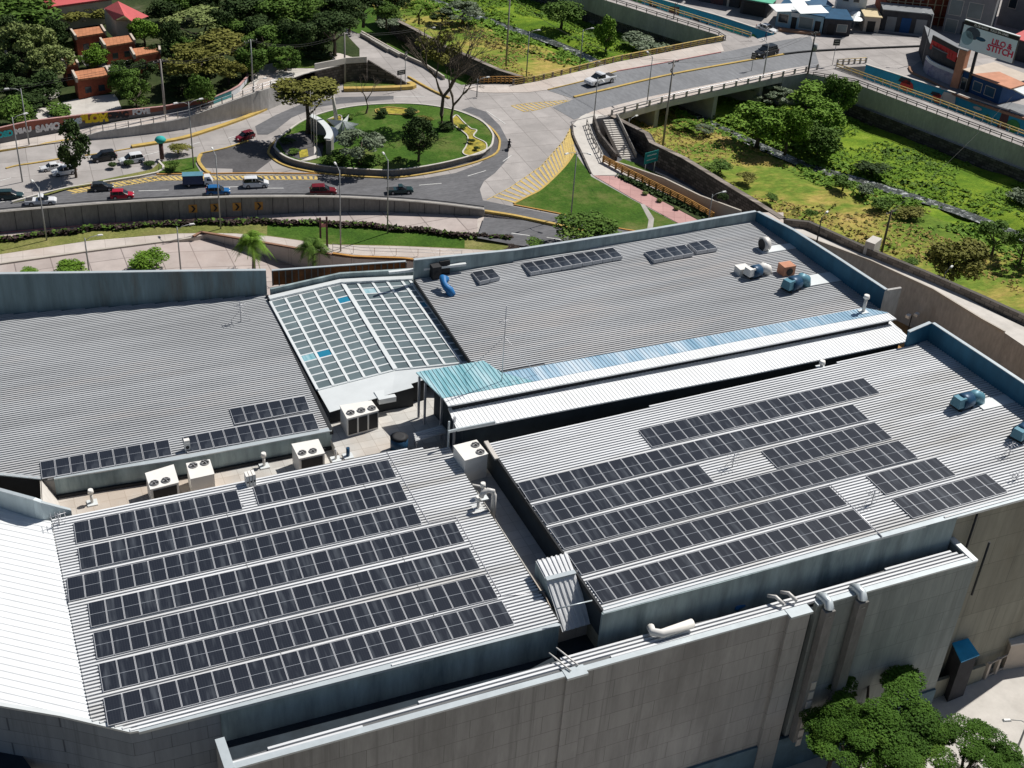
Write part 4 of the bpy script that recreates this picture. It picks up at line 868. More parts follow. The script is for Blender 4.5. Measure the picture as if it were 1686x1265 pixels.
mat('graf_red',(.26,.09,.06),.85,0,.2,.3,stain=(.10,.09,.09),stamt=.9); mat('graf_grey',(.13,.13,.135),.85,0,.2,.4); mat('graf_teal',(.10,.36,.38),.8,0,.3,.6,stain=(.4,.5,.5),stamt=.7); mat('graf_white',(.5,.52,.54),.8,0,.2,1.2,stain=(.2,.4,.5),stamt=.8)
kid(MB().wall(gb[:6],gt[:6],.25),'wall_face','graf_red',gw); kid(MB().wall(gb[5:7],gt[5:7],.25),'wall_face','graf_teal',gw); kid(MB().wall(gb[6:9],gt[6:9],.25),'wall_face','graf_white',gw); kid(MB().wall(gb[8:],gt[8:],.25),'wall_face','graf_red',gw)
kid(MB().kerb([p+Vector((0,.1,0)) for p in gt],.35,.08,zb=0),'coping','pavement_pink',gw)
lowg=[p+Vector((0,-.03,0)) for p in gb[:6]]; kid(MB().wall(lowg,[a.lerp(b,.45)+Vector((0,-.03,0)) for a,b in zip(gb[:6],gt[:6])],.02),'painted_base','graf_grey',gw)
def graf(x,y,txt,size,m,bold=.08):
    k=max(i for i in range(len(GW)-1) if GW[i][0]<=x); a,b=gb[k],gb[k+1]; t=(x-GW[k][0])/(GW[k+1][0]-GW[k][0]); p=a.lerp(b,t); z=Zat(p,y); d=(b-a); d.z=0; d.normalize()
    o=text(txt,size,m,gw,(p.x+d.y*.1,p.y-d.x*.1,z),d,(0,0,1),.02,'graffiti',bold); o.matrix_parent_inverse=Matrix.Translation(-gw.location)
mat('g_white',(.6,.6,.6)); mat('g_yellow',(.6,.45,.02)); mat('g_black',(.02,.02,.025)); mat('g_teal',(.04,.4,.42))
graf(10,221,'OSD',1.15,'g_teal'); graf(40,215,'MIAU',1.0,'g_white'); graf(80,210,'SAMO',1.35,'g_white',.1); graf(121,201,'GEMS',1.1,'graf_white'); graf(156,195,'SLOM',1.6,'g_yellow',.16); graf(194,190,'CIPAC',1.15,'g_black',.1); graf(233,184,'FOVE',1.1,'graf_white')
# park floor
def psheet(px,name,m,dz,kind='structure'):
    P=[U(x,y,zt(x)+dz+.08) for x,y in px]; return st(MB().prism(P,[p.z-.1 for p in P]),name,m,kind)
psheet([(52,183),(95,170),(140,160),(188,155),(194,163),(200,178),(140,192),(70,204)],'park_path','conc_light',.02)
psheet([(18,172),(60,150),(95,148),(99,158),(66,172),(30,184)],'park_path','conc',.02)
psheet([(128,92),(150,84),(214,100),(196,112),(140,108)],'park_path','conc',.02)
psheet([(482,92),(508,72),(548,96),(520,112),(470,112)],'lawn','lawn',.04,'stuff')
psheet([(425,95),(460,62),(500,58),(478,96),(440,106)],'lawn','lawn',.05,'stuff')
psheet([(412,128),(440,104),(560,108),(500,122),(460,136),(420,146)],'park_path','conc_light',.03)
# ---- roundabout ----
RI=[(452,243),(456,231),(470,219),(500,198.5),(540,184),(590,174.5),(650,171),(700,173),(750,182),(790,198),(808,215),(812,229),(801,247),(742,266),(662,279.6),(603,279.6),(540,274.5),(492,266),(466,256)]
ri=arc(UL(RI,.9)+[U(*RI[0],.9)],4)[:-1]
ra=thing('roundabout_island','grassy roundabout island with grey kerb wall','roundabout',(ri[0].x+16,ri[0].y,0))
kid(MB().prism(ri,0,0,1),'lawn',['lawn','outer_wall'],ra); kid(MB().kerb(ri+[ri[0]],.3,.12,zb=0),'coping','conc_light',ra)
cc=sum(ri,Vector())/len(ri); yk=[Vector((cc.x+(p.x-cc.x)*1.06,cc.y+(p.y-cc.y)*1.06,0)) for p in ri]; kid(MB().kerb(yk+[yk[0]],.32,.18),'kerb','yellow',ra)
apr=[Vector((cc.x+(p.x-cc.x)*1.05,cc.y+(p.y-cc.y)*1.05,.05)) for p in ri]; kid(MB().prism(apr,.0),'apron','asphalt_dark',ra)
mat('flower_yellow',(.30,.25,.03),.8,0,.5,1.6,stain=(.05,.09,.015),stamt=.95)
for k,pg in enumerate(([(618,181),(640,177),(668,180),(690,184),(668,189),(640,188),(622,187)],[(745,195),(752,190),(762,200),(775,212),(785,215),(780,225),(800,236),(798,250),(775,257),(762,252),(768,240),(770,225),(755,212),(745,205)],[(540,197),(560,190),(562,200),(548,205)])):
    P=arc(UL(pg,.95)+[U(*pg[0],.95)],4)[:-1]; kid(MB().prism(P,.9),'flower_bed','flower_yellow',ra); kid(MB().kerb(P+[P[0]],.2,.1),'bed_edge','conc_light' if k else 'yellow',ra)
pz=UL([(458,232),(475,222),(500,217),(522,225),(533,240),(530,256),(515,261),(492,262),(470,254)],.93); kid(MB().prism(pz,.9),'plaza','asphalt_dark',ra)
kid(MB().prism(UL([(517,235),(526,245),(530,258),(510,264),(494,265),(505,260),(517,256)],.96),.9),'paving','conc_light',ra)
kid(MB().prism(UL([(492,248),(506,245),(508,257),(494,260)],.98),.9),'flower_bed','flower_yellow',ra)
aw=arc(UL([(509,214),(524,222),(536,234),(541,246),(537,254)],.9),5); kid(MB().wall(aw,[p+Vector((0,0,2.2)) for p in aw],.8),'curved_wall','outer_wall',ra); kid(MB().kerb([p+Vector((.3,.3,2.2)) for p in aw],1.0,.15,zb=0),'wall_top','white_metal',ra)
mo=thing('monument','white star shaped monument with tall figure in roundabout','monument',U(565,222,.9)); b0=U(565,222,.9)
mb=MB(); 
for k in range(7):
    a=k*.9; mb.add([(0,0,2.3),(math.cos(a-.3)*.8,math.sin(a-.3)*.8,1.2),(math.cos(a)*2.6,math.sin(a)*2.6,1.5+.9*(k%2)),(math.cos(a+.3)*.8,math.sin(a+.3)*.8,1.2),(0,0,0)],[(0,1,2),(0,2,3),(4,2,1),(4,3,2)])
mb.build('star','white_metal',mo); mat('m_slate',(.06,.08,.12),.4); MB().box((-2.2,-1.2,.9),(2.4,2.4,1.8),.6,taper=.4).build('base','m_slate',mo)
MB().tube([(-.6,1.6,2),(-1.1,1.8,6.5)],[.35,.18],8).build('column','conc_light',mo); MB().tube([(-1.1,1.8,6.5),(-1.2,1.8,7.5),(-1.9,1.8,8.2)],[.25,.28,.06],8).tube([(-1.2,1.8,7.4),(-.7,1.8,7.9)],[.12,.05],6).build('figure','m_slate',mo)
for i,(x,y) in enumerate(((513,236),(517.5,241),(522,261))):
    p=U(x,y,.95); zt_=Zat(p,(150,168,178)[i]); tag(MB().tube([p,Vector((p.x,p.y,zt_))],[.06,.04],6).build('flagpole','conc_light'),('leftmost','middle','rightmost')[i]+' of the three white flagpoles in the roundabout plaza','flagpole','flagpoles in the roundabout plaza')
# front alley (bottom right)
tag(MB().wall([U(1000,1362,-2.5),U(1340,1240,-2.5),U(1510,1163,-2.5),U(1615,1121,-2.5)],[Vector((U(x,y,-2.5).x,U(x,y,-2.5).y,Zat(U(x,y,-2.5),t))) for x,y,t in ((1000,1362,1318),(1340,1240,1188),(1510,1163,1130),(1615,1121,1096))],.3).build('wall','block_tan'),'long tan boundary wall in front of the big building','wall')
P=UL([(1000,1340),(1340,1215),(1500,1140),(1640,1085),(1720,1050),(2000,900),(2300,1200),(1700,1500),(1000,1500)],-2.45); flat(P,'alley','conc_light')
bwx=[(1330,1250),(1510,1163),(1640,1111)]
st(MB().prism(UL([(-200,1600),(-200,1250),(900,1250),(1300,1205),(1650,1010),(2000,850),(2600,1000),(2400,1900),(400,1900)],-2.5),-2.9),'ground','pavement')
# ================= VEGETATION =================
leafmat('leaf_mid',(.035,.075,.012),(.075,.135,.022),(.15,.21,.045)); leafmat('leaf_dark',(.016,.036,.010),(.038,.065,.018),(.08,.115,.034))
leafmat('leaf_bright',(.055,.12,.012),(.11,.20,.022),(.20,.30,.045)); leafmat('leaf_olive',(.06,.07,.014),(.14,.14,.03),(.23,.21,.06)); leafmat('leaf_grey',(.06,.085,.05),(.14,.175,.11),(.28,.31,.24)); leafmat('leaf_light',(.07,.095,.025),(.16,.20,.065),(.28,.31,.12))
leafmat('leaf_near',(.014,.04,.005),(.045,.10,.010),(.15,.23,.03)); leafmat('leaf_hedge',(.02,.02,.014),(.055,.04,.035),(.10,.06,.06))
mat('bark',(.10,.08,.06),.95,0,.25,2); mat('bark_grey',(.17,.15,.13),.95,0,.25,2)
def crown(seed,blobs,n,ls,up=.25):
    r=random.Random(seed); mb=MB(); tot=sum(b[3]**2 for b in blobs)
    for (x,y,z,s,fz) in blobs:
        for _ in range(int(n*s*s/tot)):
            while True:
                d=Vector((r.uniform(-1,1),r.uniform(-1,1),r.uniform(-1,1)))
                if .05<d.length<1: break
            d.normalize(); k=r.uniform(.72,1.06) if r.random()<.85 else r.uniform(.3,.7)
            if d.z<-.55 and r.random()<.6: continue
            p=Vector((x,y,z))+Vector((d.x*s,d.y*s,d.z*s*fz))*k
            nn=(d+Vector((r.gauss(0,.85),r.gauss(0,.85),r.gauss(up,.8)))).normalized(); a=nn.orthogonal().normalized(); a=Matrix.Rotation(r.uniform(0,6.28),3,nn)@a; b=nn.cross(a); q=ls*r.uniform(.6,1.35)
            mb.add([p-a*q,p+b*q*.55,p+a*q,p-b*q*.55],[(0,1,2,3)])
    return mb.mesh('crown')
def blobset(seed,kind):
    r=random.Random(seed); B=[]
    if kind=='round':
        for i in range(30):
            t=r.uniform(0,6.28); u=r.uniform(-.6,1); k=math.sqrt(max(0,1-u*u)); q_=r.uniform(.5,.78); B.append((math.cos(t)*k*q_,math.sin(t)*k*q_,u*q_,r.uniform(.17,.38),.85))
        B.append((0,0,0,.45,1))
    elif kind=='spread':
        for i in range(26):
            t=r.uniform(0,6.28); k=math.sqrt(r.random())*.74; B.append((math.cos(t)*k,math.sin(t)*k,r.uniform(-.25,.35)+.5*(1-k),r.uniform(.18,.32),.75))
    elif kind=='loose':
        for i in range(30):
            t=r.uniform(0,6.28); u=r.uniform(-.8,1); k=math.sqrt(max(0,1-u*u)); B.append((math.cos(t)*k*.74,math.sin(t)*k*.74,u*.72,r.uniform(.14,.30),.8))
    elif kind=='tall':
        for i in range(26):
            z=r.uniform(-1,1); t=r.uniform(0,6.28); k=(1-abs(z)**2)*.6+.1; B.append((math.cos(t)*k,math.sin(t)*k,z*.8,r.uniform(.22,.36),1.0))
    elif kind=='ball': B=[(0,0,0,1,1),(0,0,0,.8,1)]
    elif kind=='shrub':
        for i in range(12):
            t=r.uniform(0,6.28); k=r.uniform(.1,.7); B.append((math.cos(t)*k,math.sin(t)*k,r.uniform(-.3,.2)+.3*(1-k),r.uniform(.3,.5),.8))
    return B
PROTO={}
def proto(kind,v,near=False):
    k=(kind,v,near)
    if k not in PROTO:
        n={'round':4600,'spread':4400,'loose':4000,'tall':3600,'ball':1500,'shrub':1400}[kind]; ls={'round':.068,'spread':.062,'loose':.06,'tall':.075,'ball':.13,'shrub':.10}[kind]
        if near: n*=9; ls*=.38
        PROTO[k]=crown(hash((len(kind),v))%1000+v*7,blobset(v*13+len(kind),kind),n,ls); PROTO[k].materials.append(M['leaf_mid'])
    return PROTO[k]
def trunkmesh(seed,nb=5):
    r=random.Random(seed); mb=MB(); mb.tube([(0,0,0),(.03,.02,.5),(.0,.05,1)],[.085,.065,.05],7)
    for i in range(nb):
        t=i*6.28/nb+r.uniform(-.4,.4); z0=r.uniform(.55,.95); k=r.uniform(.4,.8); mb.tube([(0,.03,z0),(math.cos(t)*k*.5,math.sin(t)*k*.5,z0+.28),(math.cos(t)*k,math.sin(t)*k,z0+.62)],[.045,.03,.012],5)
    me=mb.mesh('trunk'); me.materials.append(M['bark']); return me
TRK=[trunkmesh(i) for i in range(4)]
def tree(kind,cx,cy,w,h,m,label,z=0.,th=1.6,cat='tree',name=None,v=None,near=False,group=None):
    v=(int(cx*7+cy*3)%3) if v is None else v
    zc=z+th; 
    for _ in range(4):
        p=U(cx,cy,zc); d=(p-Vector((0,0,CH))).length; pm=F/d; e=math.asin((CH-zc)/d); sx=w/2/pm*1.0
        sz=max(.32*sx,(h/pm-1.5*sx*math.sin(e))/(2*math.cos(e))); zc=z+th+sz*.85
    t=thing(name or {'shrub':'shrub','ball':'shrub'}.get(kind,'tree'),label,cat,(p.x,p.y,z),0,group)
    c=obj('crown' if kind not in('shrub','ball') else 'foliage',proto(kind,v,near),None,t); c.location=(0,0,zc-z); c.scale=(sx,sx,sz); c.rotation_euler=(0,0,(cx*1.7+cy)%6.28)
    c.material_slots[0].link='OBJECT'; c.material_slots[0].material=M[m]
    k=obj('trunk',TRK[int(cx)%4],None,t); hh=max(.5,(zc-z)-sz*.2); k.scale=(sx*.9 if sx>1.5 else sx*.6,)*2+(hh*.75,); return t
PKZ=1.4
for a in [('round',20,25,130,80,'leaf_mid','large green tree in the top left corner',2,2),('loose',42,80,92,88,'leaf_light','broad pale crowned tree left of the orange roofed houses',2,2),('loose',85,102,72,62,'leaf_light','pale leafy tree touching the small orange roof at left',2,2),('spread',132,24,82,44,'leaf_olive','olive tree in front of the long red roof',2,2),('round',92,55,40,50,'leaf_dark','dark tree behind the pale crowned trees at left',2,2),
 ('round',158,93,42,38,'leaf_bright','small bright round tree between four orange roofed houses',1.5,1.2),('round',236,52,48,46,'leaf_bright','bright round tree beside the red gabled house',2,1.5),('loose',332,42,112,66,'leaf_light','wide pale tree with knobbly crown left of the dark park trees',2.5,2.5),('spread',350,78,110,62,'leaf_olive','dark olive spreading tree inside the curved graffiti wall',2.5,2),('spread',318,112,92,72,'leaf_olive','olive brown tree just behind the graffiti wall',2.5,1.5),('round',281,62,34,60,'leaf_dark','dark narrow tree between red house and pale tree',2,2),
 ('round',203,109,34,26,'leaf_dark','dark clipped round tree right of the front orange house',1.5,1),('loose',222,152,52,58,'leaf_mid','green tree overhanging the graffiti wall',1.5,1),('loose',238,118,44,44,'leaf_dark','dark loose tree behind the wall beside the concrete pole',1.5,1.5),('shrub',94,183,52,26,'leaf_mid','low shrubs peeping over the graffiti wall',1,.3),('round',20,186,66,58,'leaf_mid','green tree hanging over the graffiti wall at left edge',1,1),('round',58,142,70,46,'leaf_dark','dark shady tree at the park lamp',1.2,1.5),('loose',8,140,40,40,'leaf_dark','dark grey tree at the left edge of park',1,1.5),('shrub',118,75,26,22,'leaf_mid','small bush between two orange houses',1.5,.4),('shrub',132,98,22,16,'leaf_mid','low bush at the pale garden path',1.5,.3),
 ('round',402,14,92,66,'leaf_dark','large dark tree at top, right of pale tree',3,3),('round',462,18,84,60,'leaf_mid','large green tree at the top edge behind side road',3,3),('loose',440,72,72,62,'leaf_mid','green tree above the lawn at the terrace corner',3.5,2),('round',490,60,60,64,'leaf_dark','dark tree with visible trunk beside the side road',3.5,3),('spread',550,40,88,60,'leaf_dark','dark spreading tree overhanging the side road',3,4),('round',598,6,74,46,'leaf_dark','dark tree at the top edge left of river',0,3),('round',636,18,54,40,'leaf_mid','green tree at the head of stone flood wall',0,2),('loose',690,14,50,32,'leaf_bright','bright tree on the river bank near the top edge',-3,2),('shrub',642,38,46,24,'leaf_grey','grey green bush hanging over the stone wall end',-2,1),
 ('round',505,148,112,66,'leaf_olive','umbrella shaped tree on the left of the roundabout',.9,5.5),('loose',592,238,92,72,'leaf_grey','grey green loose tree in front of monument',.9,1.2),('tall',690,224,62,72,'leaf_dark','dark upright tree in the middle of roundabout lawn',.9,1.8),('round',628,185,24,18,'leaf_dark','small dark clipped bush left, behind monument',.9,.2),('round',677,184,26,17,'leaf_dark','small dark clipped bush behind roundabout flower bed',.9,.2),('round',735,206,32,20,'leaf_dark','dark bush at the foot of half bare tree',.9,.2),('shrub',530,228,30,20,'leaf_mid','low shrub behind the white curved wall',.9,.2),('shrub',655,261,16,10,'leaf_bright','tiny bright bush near the roundabout front wall',.9,.1),
 ('tall',118,238,58,84,'leaf_dark','tall dark conifer like tree on the planted median',0,2.2),('shrub',293,244,42,24,'leaf_olive','olive bush beside the column on the median',.2,.4),('shrub',284,270,28,20,'leaf_mid','green bush on the small median lawn',.2,.3),('ball',185,271,14,10,'leaf_dark','dark clipped ball bush on the dry median, left one',.2,.2),('ball',212,267,16,10,'leaf_dark','dark clipped ball bush on the dry median, middle one',.2,.2),('ball',246,269,18,9,'leaf_dark','dark clipped ball bush on the dry median, right one',.2,.2),
 ('round',245,428,68,46,'leaf_bright','large round bright shrub in the parking area',-2.6,.5),('round',114,441,58,28,'leaf_bright','round bright shrub behind the rusty parapet',-2.6,.5),('round',48,450,40,16,'leaf_bright','shrub top just showing over the rusty parapet',-2.6,.5),
 ('round',965,374,112,72,'leaf_mid','loose green tree behind the rear right roof parapet',0,1.8),('shrub',880,404,50,26,'leaf_mid','low green shrub beside the rear right parapet',0,.4),('shrub',845,408,30,16,'leaf_hedge','reddish bush at the end of the hedge',-.3,.2),
 ('round',1252,205,84,74,'leaf_bright','bright round river tree, nearest the dry grass',-5,1.5),('round',1300,212,54,72,'leaf_bright','bright river tree behind the nearest one',-5,1.5),('round',1350,158,76,50,'leaf_bright','bright river tree right below the bridge end',-5.5,2),('round',1384,160,50,76,'leaf_mid','tall green tree against the ramp wall',-5.5,2),('round',1348,192,72,66,'leaf_bright','bright tree in the middle of river tree group',-5.5,1.5),('round',1352,230,62,58,'leaf_mid','green tree at the near right of river tree group',-5.5,1),('loose',1272,155,56,36,'leaf_grey','pale grey leaved tree in the bridge shadow',-5,1),
 ('round',926,20,72,50,'leaf_mid','dense green tree upstream on the green bank',-5,1.5),('tall',1000,54,44,58,'leaf_bright','bright yellow green tree upstream near the ramp',-5,1),('loose',762,18,74,44,'leaf_grey','grey green tree upstream by the bright stream',-4,1),('loose',728,26,46,26,'leaf_dark','dark loose bush on upstream dry bank',-4,.5),('shrub',1046,62,60,34,'leaf_grey','grey green thicket upstream, upper one',-5,.5),('shrub',1075,80,70,30,'leaf_grey','grey green thicket upstream, by bridge railing',-5,.4),
 ('round',1576,425,104,92,'leaf_olive','dark olive tree on the walkway above the yard wall',-3.5,.8),('loose',1643,384,70,58,'leaf_mid','slender tree by the stream at right, left one',-5,2.5),('loose',1690,398,56,60,'leaf_mid','slender tree by the stream at the right edge',-5,2.5),
 ('round',1190,324,20,18,'leaf_dark','clipped ball tree on a thin stem by footpath',-1,3),('shrub',1187,272,52,30,'leaf_mid','green bush behind the stone wall',-3.7,.5),('shrub',1229,290,40,24,'leaf_olive','yellow green bush behind the stone wall',-3.7,.3),('shrub',1270,325,30,18,'leaf_mid','small green bush on the dry grass',-3.7,.3),('shrub',1335,351,26,20,'leaf_mid','small bush beside the pale stone wall',-3.7,.3),('shrub',1390,300,46,36,'leaf_mid','bush on the near stream bank, leftmost',-4.5,.4),('shrub',1425,312,36,28,'leaf_grey','grey bush on the near stream bank, second',-4.5,.3),('shrub',1452,335,46,32,'leaf_mid','bush on the near stream bank, third',-4.7,.4),('shrub',1500,350,56,34,'leaf_olive','wide bush on the near stream bank, fourth',-4.7,.3),('shrub',1435,275,60,32,'leaf_dark','dark bush on the far stream bank',-5.5,.5),('shrub',1500,432,34,22,'leaf_mid','bush beside the wooden pole',-3.5,.3),('loose',1160,212,36,22,'leaf_grey','grey bush at the edge of the bridge shadow',-4.3,.5),('loose',1128,205,44,20,'leaf_bright','bright bush at the bridge shadow edge',-4.3,.3),('shrub',1680,325,50,36,'leaf_grey','grey bush far right below the ramp wall',-5.8,.4)]:
    kind,cx,cy,w,h,m_,lab,z,th=a
    if 1230<cx<1400 and 140<cy<240: w*=1.3; h*=1.2
    if cx<500 and cy<200 and z>.9: z=zt(cx); w*=1.15; h*=1.18; th*=.45
    tree(kind,cx,cy,w,h,m_,lab,z,th,'shrub' if kind in('shrub','ball') else 'tree')
for cx,cy,w,h,lab,v in ((1505,1195,120,100,'foreground tree crown between the big one and corner',5),(1385,1190,120,110,'foreground tree crown against the front wall',4),(1440,1155,225,165,'large leafy green tree in the lower right foreground',0),(1455,1225,150,90,'rounded foreground crown under the large leafy one',6),(1640,1262,110,80,'lowest foreground crown at the corner',7),(1425,1240,190,110,'foreground tree at the bottom edge, left of the two lowest',1),(1600,1240,160,120,'foreground tree in the bottom right corner',2)):
    tree('round' if v in(5,6,4) else 'loose',cx,cy,w,h,'leaf_near',lab,-2.5,6,v=v,near=True)
for a in [('round',20,10,59,47,'leaf_mid','tree in the very top left corner',2,.6),('round',75,140,62,53,'leaf_dark','dark tree right of the park lamp',2,.6),('round',300,10,66,55,'leaf_mid','dark tree at the top edge behind pale tree',2,.6),('round',340,8,53,52,'leaf_dark','second dark tree at the top edge behind pale tree',2,.6),('round',385,50,70,52,'leaf_mid','dense tree between pale and dark trees',2,.6),('round',415,100,55,53,'leaf_mid','dark tree outside the wall bend',2,.6),('round',205,130,55,51,'leaf_mid','tree behind the clipped round one',2,.6),('round',8,110,52,53,'leaf_dark','dark tree by the cut off orange house',2,.6),('round',440,6,63,57,'leaf_olive','green tree at the top edge, middle',2,.6),('round',520,66,63,58,'leaf_dark','tree by the side road trunk',2,.6),('round',575,30,59,52,'leaf_dark','tree leaning over the side road',2,.6),('round',330,150,51,58,'leaf_mid','low tree along the graffiti wall',2,.6),('round',75,12,80,40,'leaf_mid','tree at the top edge before the long red roof',2,2),('round',30,62,70,50,'leaf_dark','dark tree in the gap at upper left',2,2),('round',270,20,60,44,'leaf_dark','dark tree right behind the red gabled house',2,2.5),('spread',375,118,60,44,'leaf_olive','olive tree close to the bend of graffiti wall',2.5,1.5),('round',260,88,44,40,'leaf_dark','shady tree right of the third orange roof',2,1),('loose',300,80,50,40,'leaf_mid','green tree between the olive and pale trees',2,1.5),('round',430,48,70,50,'leaf_dark','dark tree behind the terrace lawn',3,2),('round',500,14,80,56,'leaf_mid','green tree at the top edge above side road, first',3,3),('round',552,12,70,50,'leaf_dark','dark tree at the top edge above side road, second',3,3),('loose',470,96,56,44,'leaf_mid','small green tree on the terrace corner lawn',3,1),('shrub',525,92,50,22,'leaf_dark','dark hedge bush along the terrace lawn',3,.2),('round',4,52,50,60,'leaf_dark','dark tree at the left edge above orange roof',2,2),('shrub',178,132,34,20,'leaf_mid','low garden bush right of nearest orange house',1.5,.2),('spread',40,168,76,40,'leaf_dark','dark spreading tree behind the graffiti wall',1.2,.6),('loose',300,140,56,36,'leaf_dark','dark tree low behind the graffiti wall centre',1.2,.8),('round',365,40,60,56,'leaf_dark','dark tree behind the olive crown',2,2),('round',655,0,50,36,'leaf_dark','dark tree at the top edge beyond stone wall',0,2)]:
    kind,cx,cy,w,h,m_,lab,z,th=a; z=zt(cx) if cx<520 else z; th*=.45; h*=1.15; tree(kind,cx,cy,w,h,m_,lab,z,th,'shrub' if kind=='shrub' else 'tree')
for k_,(x,y,w_,h_,c_) in enumerate(((548,200,26,14,'leaf_olive'),(575,190,22,12,'leaf_mid'),(700,196,30,14,'leaf_olive'),(762,208,18,12,'leaf_mid'),(775,232,16,12,'leaf_dark'),(785,244,14,10,'leaf_dark'),(560,258,60,22,'leaf_mid'),(612,262,44,18,'leaf_mid'),(470,232,30,14,'leaf_dark'),(485,248,24,14,'leaf_mid'))):
    tree('shrub',x,y,w_,h_,c_,'low shrub on the roundabout, '+('by the statue','behind the monument','behind the flower bed','on the right flower bed top','in the right flower bed middle','in the right flower bed bottom','left front edge','front edge centre','in the left plaza','near the yellow plaza bed')[k_],.9,.15,'shrub')
# bare trees
def bare(px,py,z,H,label,seed,green=None,lean=.0,wmat='bark'):
    r=random.Random(seed); p=U(px,py,z); t=thing('tree',label,'tree',p); mb=MB()
    def br_(a,d,l,rad,k):
        b=a+d*l; mid=a.lerp(b,.5)+Vector((r.gauss(0,.05),r.gauss(0,.05),0))*l; mb.tube([a,mid,b],[rad,rad*.8,rad*.6],5 if k<3 else 4,cap=False)
        if k==0: return
        for i in range(r.choice((2,3,3))):
            ax=Vector((r.gauss(0,1),r.gauss(0,1),r.gauss(0,.4))); nd=(d+ax.normalized()*r.uniform(.45,.85)+Vector((lean,0,.12))).normalized(); br_(b,nd,l*r.uniform(.62,.85),rad*.6,k-1)
    br_(Vector((0,0,0)),Vector((0,0,1)),H*.26,H*.021,6); mb.build('trunk',wmat,t)
    return t
bt=bare(728,212,.9,20,'large half bare tree with spreading twigs on the roundabout',5,lean=.05)
g_=crown(3,[(x*.6,y*.6,z,.35,.8) for x,y,z in ((-1,0,.2),(0,1,.5),(.8,0,.3),(-.4,-.8,.1),(.3,.3,.9),(-1.2,.8,.6))],1500,.075); c=obj('crown',g_,'leaf_olive',bt); c.scale=(3.6,3.6,3.2); c.location=(.5,2,11)
bare(745,212,.9,15,'smaller bare tree leaning right on the roundabout',11,lean=.35); bare(603,187,.9,8.5,'small leafless tree behind the monument',23)
# palms
def palm(px,py,z,H,Rr,label,seed):
    r=random.Random(seed); p=U(px,py,z); t=thing('palm_tree',label,'palm tree',p)
    MB().tube([(0,0,0),(.1,0,H*.5),(0,.1,H)],[.3,.2,.22],8).build('trunk','bark_grey',t); mb=MB()
    for i in range(38):
        a=r.uniform(0,6.28); e=r.uniform(-.2,1.1); d=Vector((math.cos(a),math.sin(a),0)); L=Rr*r.uniform(.8,1.1); P=[]
        for k in range(7):
            s=k/6; P.append(Vector((0,0,H))+d*L*s*math.cos(e)*(.9)+Vector((0,0,L*(s*math.sin(e)-.75*s*s))))
        for k in range(6):
            q=P[k+1]-P[k]; sd_=q.cross(Vector((0,0,1))).normalized()
            for j in range(4):
                c=P[k].lerp(P[k+1],j/4); w_=.95*math.sin(math.pi*min(.97,(k+j/4)/6+.12))
                for sg in (1,-1): mb.add([c,c+q*.22,c+q*.5+sd_*sg*w_-Vector((0,0,.35*w_))],[(0,1,2)])
    mb.build('fronds','leaf_bright' if seed%2 else 'leaf_mid',t)
palm(418,452,-4,5.2,3.4,'palm tree beside the brown ramp wall',1); palm(516,450,-4.8,4.2,3.3,'low palm tree by the sign posts behind skylight',2)
# tufts as uncountable ground cover
def tufts(n,f,m,name,sz,seed):
    r=random.Random(seed); mb=MB(); k=0
    for _ in range(n):
        q=f(r)
        if q is None: continue
        p=q
        for j in range(4):
            a=r.uniform(0,6.28); u=Vector((math.cos(a),math.sin(a),0)); s=sz*r.uniform(.5,1.4); o=p+Vector((r.gauss(0,sz*.5),r.gauss(0,sz*.5),0)); nn=Vector((r.gauss(0,.5),r.gauss(0,.5),1)); b=nn.cross(u).normalized()
            mb.add([o-u*s*.6,o+b*s*.6+Vector((0,0,s*.35)),o+u*s*.6+Vector((0,0,s*.25)),o-b*s*.6],[(0,1,2,3)])
    return tag(mb.build(name,m),kind='stuff')
def on_river(lo,hi,thr,f=.09):
    def g(r):
        i=r.randrange(NI); j=r.uniform(lo,hi)*NJ; j0=int(j); a,b=G[i][j0],G[i+1][min(NJ,j0+1)]; p=Vector((a.x+(b.x-a.x)*r.random(),a.y+(b.y-a.y)*r.random(),max(a.z,b.z)+.05))
        if abs(j/NJ-(.55+.06*math.sin(i*.09)))<.022: return None
        return p if mn.noise(Vector((p.x*f,p.y*f,3)))>thr else None
    return g
tufts(15000,on_river(.58,.99,-.15),'leaf_bright','river_grass',.26,1); tufts(1800,on_river(.58,.99,.22),'leaf_mid','river_weeds',.6,2); tufts(7000,on_river(.42,.63,-.3),'leaf_bright','stream_weeds',.45,3); tufts(2500,on_river(.02,.5,.12,.04),'leaf_olive','dry_weeds',.34,4)
mat('straw',(.34,.25,.08),.95,0,.3,.8); tufts(12000,on_river(.01,.44,-.1,.06),'straw','dry_grass',.22,5)
def hedge(r):
    x=r.uniform(-200,840); return U(x,hb(x)+r.uniform(-.5,2.6)+1.2*math.sin(x*.07),zl_(x))+Vector((0,0,r.uniform(.05,.5)))
tufts(3000,hedge,'leaf_hedge','hedge',.30,6); tufts(500,hedge,'leaf_mid','hedge',.4,7)
def bed(r):
    t=r.random(); a=U(1016,291,0).lerp(U(1160,357,0),t); b=U(1050,300,0).lerp(U(1190,372,0),t); return a.lerp(b,r.random()*.6)+Vector((0,0,.2))
tufts(500,bed,'leaf_dark','flower_bed_plants',.4,8)
for i,(x,y) in enumerate(((1062,318),(1086,330),(1114,343))): tree('ball',x,y,10,8,'leaf_light',('leftmost','middle','rightmost')[i]+' of three pale clipped balls beside the pink footpath',0,.1,'shrub')
def lawnt(r):
    return U(r.uniform(860,1120),r.uniform(300,375),.15) 
